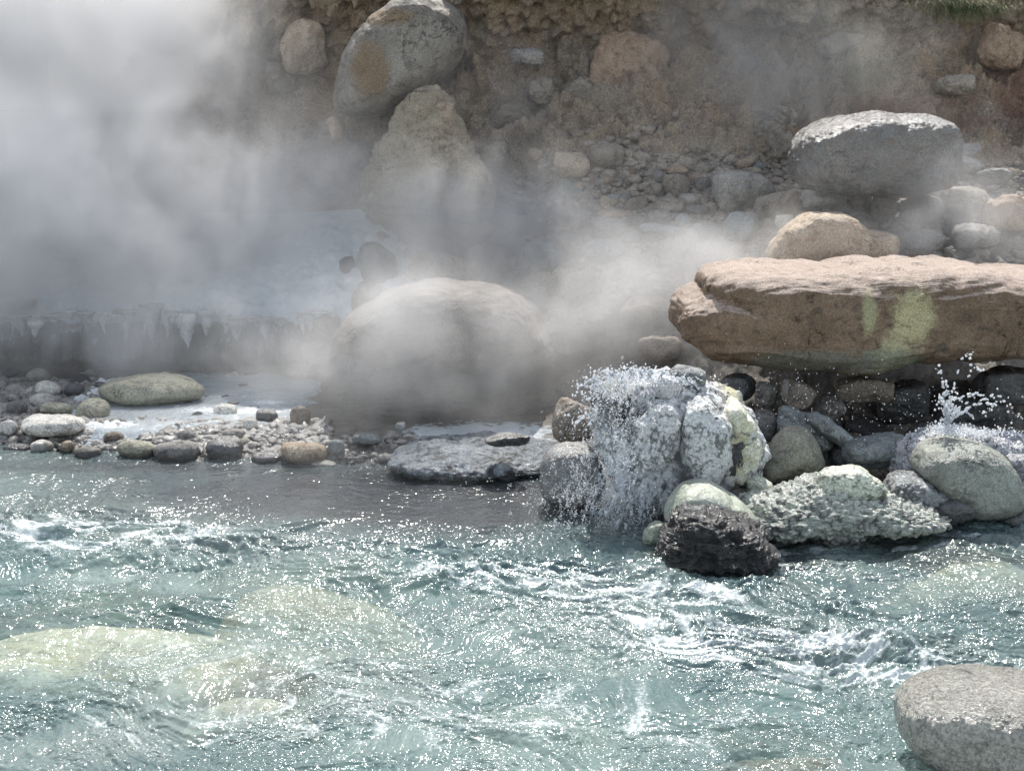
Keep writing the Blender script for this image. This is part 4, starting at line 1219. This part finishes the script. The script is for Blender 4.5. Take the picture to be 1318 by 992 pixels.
def spray():
    g = np.random.default_rng(5)
    Ps, Ss = [], []
    src = at(830, 490, 10.35)
    # thin falling threads of drops left of the mound
    for k in range(60):
        vel = np.array([g.uniform(-1.0, -.1), g.uniform(-.9, .1), g.uniform(.2, 1.3)])
        p = src + np.array([g.uniform(-.35, .0), g.uniform(-.3, .1), g.uniform(-.15, .05)])
        P, S = parabola(p, vel, 60, .01, .035, g, .72, .0015, .004)
        S *= np.where(g.random(len(S)) > .93, 2.0, 1.0)
        Ps.append(P); Ss.append(S)
    # dense column at its foot, made of short threads
    for (px, py, n, sx, sz) in ((800, 590, 420, .08, .26), (790, 628, 380, .16, .15), (762, 630, 240, .24, .2), (820, 645, 220, .12, .09)):
        c = at(px, py, 9.95)
        for k in range(n):
            p = c + g.normal(0, 1, 3) * np.array([sx, .13, sz])
            L_ = g.uniform(.01, .05); m_ = g.integers(5, 16)
            t = g.uniform(0, 1, (m_, 1))
            P = p + t * np.array([-.25 * L_, 0, -L_]) * 1.6 + g.normal(0, .006, (m_, 3))
            Ps.append(P); Ss.append(g.uniform(.0013, .0036, m_) * (1.8 if g.random() > .93 else 1))
    # stray drops in the hollow
    for (px, py, w, h, n) in ((1080, 530, .35, .12, 160), (700, 640, .5, .12, 260), (1210, 520, .35, .1, 90), (500, 650, .9, .05, 40), (960, 500, .4, .15, 120)):
        c = at(px, py, 10.4)
        Ps.append(c + g.normal(0, 1, (n, 3)) * np.array([w, .15, h])); Ss.append(g.uniform(.0015, .004, n))
    P = np.concatenate(Ps); S = np.concatenate(Ss)
    k = P[:, 2] > .01
    V, Fq = drops_mesh(P[k], S[k])
    o = link('water_spray', mesh_from('water_spray', V, Fq, M['drops']))
    tag(o, 'cloud of fine white drops falling left of the crusted mound', 'spray', kind='stuff')
spray()
def splash(name, label, jets, seed, froth):
    """connected strings of water that thin out and break into beads"""
    g = np.random.default_rng(seed)
    Ps, Ss = [], []
    for (px, py, Y, vx, vz, n, t1, s0, s1, jit) in jets:
        p0 = at(px, py, Y)
        for q in range(3):
            vel = np.array([vx + g.normal(0, .25), g.uniform(-.3, .2), vz * g.uniform(.5, 1.12)])
            m_ = 90
            t = np.linspace(0, t1 * g.uniform(.6, 1.1), m_)
            P = p0 + vel * t[:, None] + np.array([0, 0, -4.9]) * (t ** 2)[:, None]
            kn = np.linspace(0, t[-1], 14)
            wob = np.stack([np.interp(t, kn, g.normal(0, jit, 14) * np.linspace(.2, 1, 14)) for _ in range(3)], 1)
            nz = np.interp(t, np.linspace(0, t[-1], 22), g.random(22))
            fr_ = t / t[-1]
            keep = nz > .30 + .5 * fr_
            S = (.0075 - .002 * fr_) * (.45 + nz) * g.uniform(.6, 1.4, m_)
            Ps.append((P + wob)[keep]); Ss.append(S[keep])
            # beads thrown off at the end
            e = P[-1] + g.normal(0, .03, (6, 3)); Ps.append(e); Ss.append(g.uniform(.003, .012, 6))
    for (px, py, Y, w, d_, h, n) in froth:   # boiling froth where the water breaks out
        c = at(px, py, Y)
        Ps.append(c + g.normal(0, 1, (n, 3)) * np.array([w, d_, h])); Ss.append(g.uniform(.002, .008, n))
    P = np.concatenate(Ps); S = np.concatenate(Ss)
    V, Fq = drops_mesh(P, S, 1)
    o = link(name, mesh_from(name, V, Fq, M['drops']))
    tag(o, label, 'splash', kind='stuff')
splash('spring_splash', 'strings of drops thrown up by the second spring in front of the dark hollow',
       [(1218, 548, 10.5, x_, z_, 60, t_, .004, .010, .012) for (x_, z_, t_) in
        ((-.25, 2.9, .30), (.0, 2.0, .2), (.45, 3.0, .36), (.9, 2.9, .42), (1.3, 2.5, .42), (-.35, 2.0, .25))], 4, [(1218, 552, 10.45, .07, .05, .02, 500), (1260, 556, 10.5, .15, .06, .015, 400)])
splash('mound_splash', 'crown of bubbling water drops leaping along the top of the white mound',
       [(x0, y0, 10.35, vx, vz, 46, .3, .005, .011, .014) for (x0, y0, vx, vz) in
        ((790, 490, -.3, 1.2), (800, 492, .1, 1.2), (815, 488, -.1, 1.3), (825, 484, .2, 1.4), (835, 488, .0, 1.2), (848, 490, .3, 1.1), (860, 492, .5, 1.0), (775, 500, -.6, 1.3), (780, 505, -.9, 1.3), (770, 540, -.5, 1.0), (875, 492, .6, .8))], 6, [(810, 482, 10.4, .13, .08, .03, 500), (860, 488, 10.35, .14, .08, .025, 300), (775, 505, 10.35, .05, .08, .05, 120)])
# ================================================================== steam
EXPOSURE = 0.6
# plumes: (px, py, Y, rx, ry, rz, density)
PL = [
 (-140, 20, 19.5, 3.2, 2.0, 2.4, 1.1), (60, 40, 18.5, 1.6, 1.5, 1.5, .8), (20, 270, 16.4, 2.3, 1.2, 1.1, .7), (-170, 330, 16.0, 2.6, 1.2, 1.1, .8),
 (170, 200, 17.3, 1.4, 1.0, 1.0, .5), (270, 290, 16.8, 1.5, .8, .6, .42), (420, 240, 16.8, 1.1, .6, .55, .30), (440, 300, 16.0, 1.0, .6, .45, .30),
 (200, 350, 16.2, 2.2, .6, .45, .30), (200, 410, 15.2, 2.3, .4, .35, .30), (555, 240, 16.0, .6, .5, .45, .55), (600, 330, 15.2, .9, .5, .5, .38), (700, 290, 15.2, .5, .5, .55, .55),
 (560, 410, 12.8, 1.3, .45, .42, .50), (430, 470, 13.2, 1.1, .5, .25, .40), (740, 400, 13.8, .95, .6, .55, .36), (850, 385, 13.5, .75, .5, .45, .36), (900, 330, 13.9, .8, .5, .35, .27),
 (600, 510, 12.4, 1.3, .6, .22, .22), (450, 590, 11.6, 1.7, .6, .14, .12), (960, 90, 17.0, .8, .5, 1.0, .38), (880, 30, 17.3, .7, .4, .6, .32), (1080, 130, 16.7, .7, .4, .5, .28),
 (1240, 300, 13.7, .9, .5, .35, .50), (1180, 240, 14.1, .8, .4, .3, .25), (640, 120, 16.8, .8, .4, .7, .22), (1010, 310, 13.9, .8, .5, .25, .30), (320, 60, 18.0, 1.0, .6, 1.0, .16),
 (659, 330, 15.0, 9, 2.6, 2.4, .045), (795, 600, 10.35, .2, .2, .26, .9), (215, 30, 18.6, .9, 1.0, 1.0, .7), (500, 250, 16.2, 1.1, .5, .4, .35), (620, 270, 15.6, .8, .5, .4, .35), (120, 440, 14.8, 2.4, .4, .25, .35), (1080, 70, 17.0, 1.4, .5, .5, .12), (560, 470, 13.0, 1.2, .4, .2, .35),
]
def steam():
    lo = np.array([-12.0, 10.4, -.05]); hi = np.array([6.5, 21.5, 6.6])
    me = mesh_from('steam', np.array([[lo[0], lo[1], lo[2]], [hi[0], lo[1], lo[2]], [hi[0], hi[1], lo[2]], [lo[0], hi[1], lo[2]],
                                      [lo[0], lo[1], hi[2]], [hi[0], lo[1], hi[2]], [hi[0], hi[1], hi[2]], [lo[0], hi[1], hi[2]]]),
                   np.array([[0, 3, 2, 1], [4, 5, 6, 7], [0, 1, 5, 4], [1, 2, 6, 5], [2, 3, 7, 6], [3, 0, 4, 7]]), None, False)
    o = link('steam', me)
    tag(o, 'drifting white steam rising from the hot springs over the bank', 'steam', kind='stuff')
    m = bpy.data.materials.new('steam'); m.use_nodes = True
    nt = m.node_tree; nt.nodes.clear()
    out = nt.nodes.new('ShaderNodeOutputMaterial'); pv = nt.nodes.new('ShaderNodeVolumePrincipled')
    pv.inputs['Color'].default_value = (.985, .985, .988, 1); pv.inputs['Anisotropy'].default_value = .35
    pv.inputs['Density'].default_value = STEAM
    nt.links.new(pv.outputs[0], out.inputs['Volume'])
    me.materials.append(m)
    ng = bpy.data.node_groups.new('steam_volume', 'GeometryNodeTree')
    ng.interface.new_socket('Geometry', in_out='INPUT', socket_type='NodeSocketGeometry')
    ng.interface.new_socket('Geometry', in_out='OUTPUT', socket_type='NodeSocketGeometry')
    N = NB(ng)
    go = N.n('NodeGroupOutput')
    pos = N.n('GeometryNodeInputPosition').outputs[0]
    def gnoise(vec, scale, detail, dist=0.0, rough=.55, color=False):
        x = N.n('ShaderNodeTexNoise')
        x.inputs['Scale'].default_value = scale; x.inputs['Detail'].default_value = detail
        x.inputs['Roughness'].default_value = rough; x.inputs['Distortion'].default_value = dist
        N.l(vec, x.inputs['Vector'])
        return x.outputs['Color' if color else 'Fac']
    warp = N.vmath('SCALE', N.vmath('SUBTRACT', gnoise(pos, .9, 3, color=True), (.5, .5, .5)), scale=1.5)
    wp = N.vmath('ADD', pos, warp)
    tot = None
    for (px, py, Y, rx, ry, rz, dn) in PL:
        c = at(px, py, Y)
        q = N.vmath('DIVIDE', N.vmath('SUBTRACT', wp, tuple(float(k) for k in c)), (rx, ry, rz))
        dd = N.vmath('DOT_PRODUCT', q, q)
        e = N.math('MULTIPLY', N.math('EXPONENT', N.math('MULTIPLY', dd, -1.0)), dn)
        tot = e if tot is None else N.math('ADD', tot, e)
    # wisps, drawn out upwards
    sv = N.vmath('MULTIPLY', wp, (1.0, 1.0, .7))
    n1 = gnoise(sv, 1.25, 8, .8, .62)
    w = N.n('ShaderNodeMapRange'); w.inputs['From Min'].default_value = .36; w.inputs['From Max'].default_value = .66
    w.inputs['To Min'].default_value = .05; w.inputs['To Max'].default_value = 2.1
    N.l(n1, w.inputs['Value'])
    tot = N.math('MULTIPLY', tot, w.outputs[0])
    tot = N.math('MAXIMUM', N.math('SUBTRACT', tot, .02), 0.0)
    vc = N.n('GeometryNodeVolumeCube')
    vc.inputs['Min'].default_value = tuple(lo); vc.inputs['Max'].default_value = tuple(hi)
    dm = (hi - lo) / VOX
    vc.inputs['Resolution X'].default_value = int(dm[0]); vc.inputs['Resolution Y'].default_value = int(dm[1]); vc.inputs['Resolution Z'].default_value = int(dm[2])
    N.l(tot, vc.inputs['Density'])
    sm = N.n('GeometryNodeSetMaterial'); sm.inputs['Material'].default_value = m
    N.l(vc.outputs[0], sm.inputs['Geometry']); N.l(sm.outputs[0], go.inputs[0])
    md = o.modifiers.new('steam', 'NODES'); md.node_group = ng
STEAM = 1.45
VOX = .065
steam()
# ================================================================== light, camera
SUN_EL, SUN_AZ = 52.0, 5.0     # azimuth measured from +Y towards +X : the sun stands behind the cliff
world = bpy.data.worlds.new('World'); scene.world = world; world.use_nodes = True
wn = world.node_tree
bg = wn.nodes['Background']
sky = wn.nodes.new('ShaderNodeTexSky'); sky.sky_type = 'NISHITA'; sky.sun_disc = False
sky.sun_elevation = R(SUN_EL); sky.sun_rotation = R(SUN_AZ)
sky.dust_density = 0.6; sky.air_density = 1.0
hs = wn.nodes.new('ShaderNodeHueSaturation'); hs.inputs['Saturation'].default_value = .45
wn.links.new(sky.outputs[0], hs.inputs['Color']); wn.links.new(hs.outputs[0], bg.inputs['Color'])
bg.inputs['Strength'].default_value = 0.15
L = bpy.data.lights.new('sun', 'SUN'); L.energy = 4.0; L.angle = R(0.5); L.color = (1, .95, .88)
so = bpy.data.objects.new('sun', L); COL.objects.link(so)
sd = Vector((math.sin(R(SUN_AZ)) * math.cos(R(SUN_EL)), math.cos(R(SUN_AZ)) * math.cos(R(SUN_EL)), math.sin(R(SUN_EL))))
so.rotation_euler = sd.to_track_quat('Z', 'Y').to_euler()
so.location = (0, 30, 40)

cam = bpy.data.cameras.new('camera'); co = bpy.data.objects.new('camera', cam); COL.objects.link(co)
co.location = (0, 0, CAMZ); co.rotation_euler = (math.pi / 2 - PITCH, 0, 0)
cam.sensor_fit = 'HORIZONTAL'; cam.sensor_width = 36; cam.lens = 36 * F / 1318.0
cam.clip_start = .1; cam.clip_end = 4000
scene.camera = co

vs = scene.view_settings
vs.view_transform = 'Standard'; vs.look = 'None'; vs.exposure = EXPOSURE; vs.gamma = 1
vs.use_curve_mapping = False
cy = scene.cycles
cy.use_denoising = True
cy.max_bounces = 8; cy.diffuse_bounces = 3; cy.glossy_bounces = 2; cy.transmission_bounces = 3
cy.transparent_max_bounces = 12; cy.volume_bounces = 4
cy.volume_step_rate = 1.5; cy.volume_max_steps = 256
cy.caustics_reflective = False; cy.caustics_refractive = False
cy.sample_clamp_indirect = 4
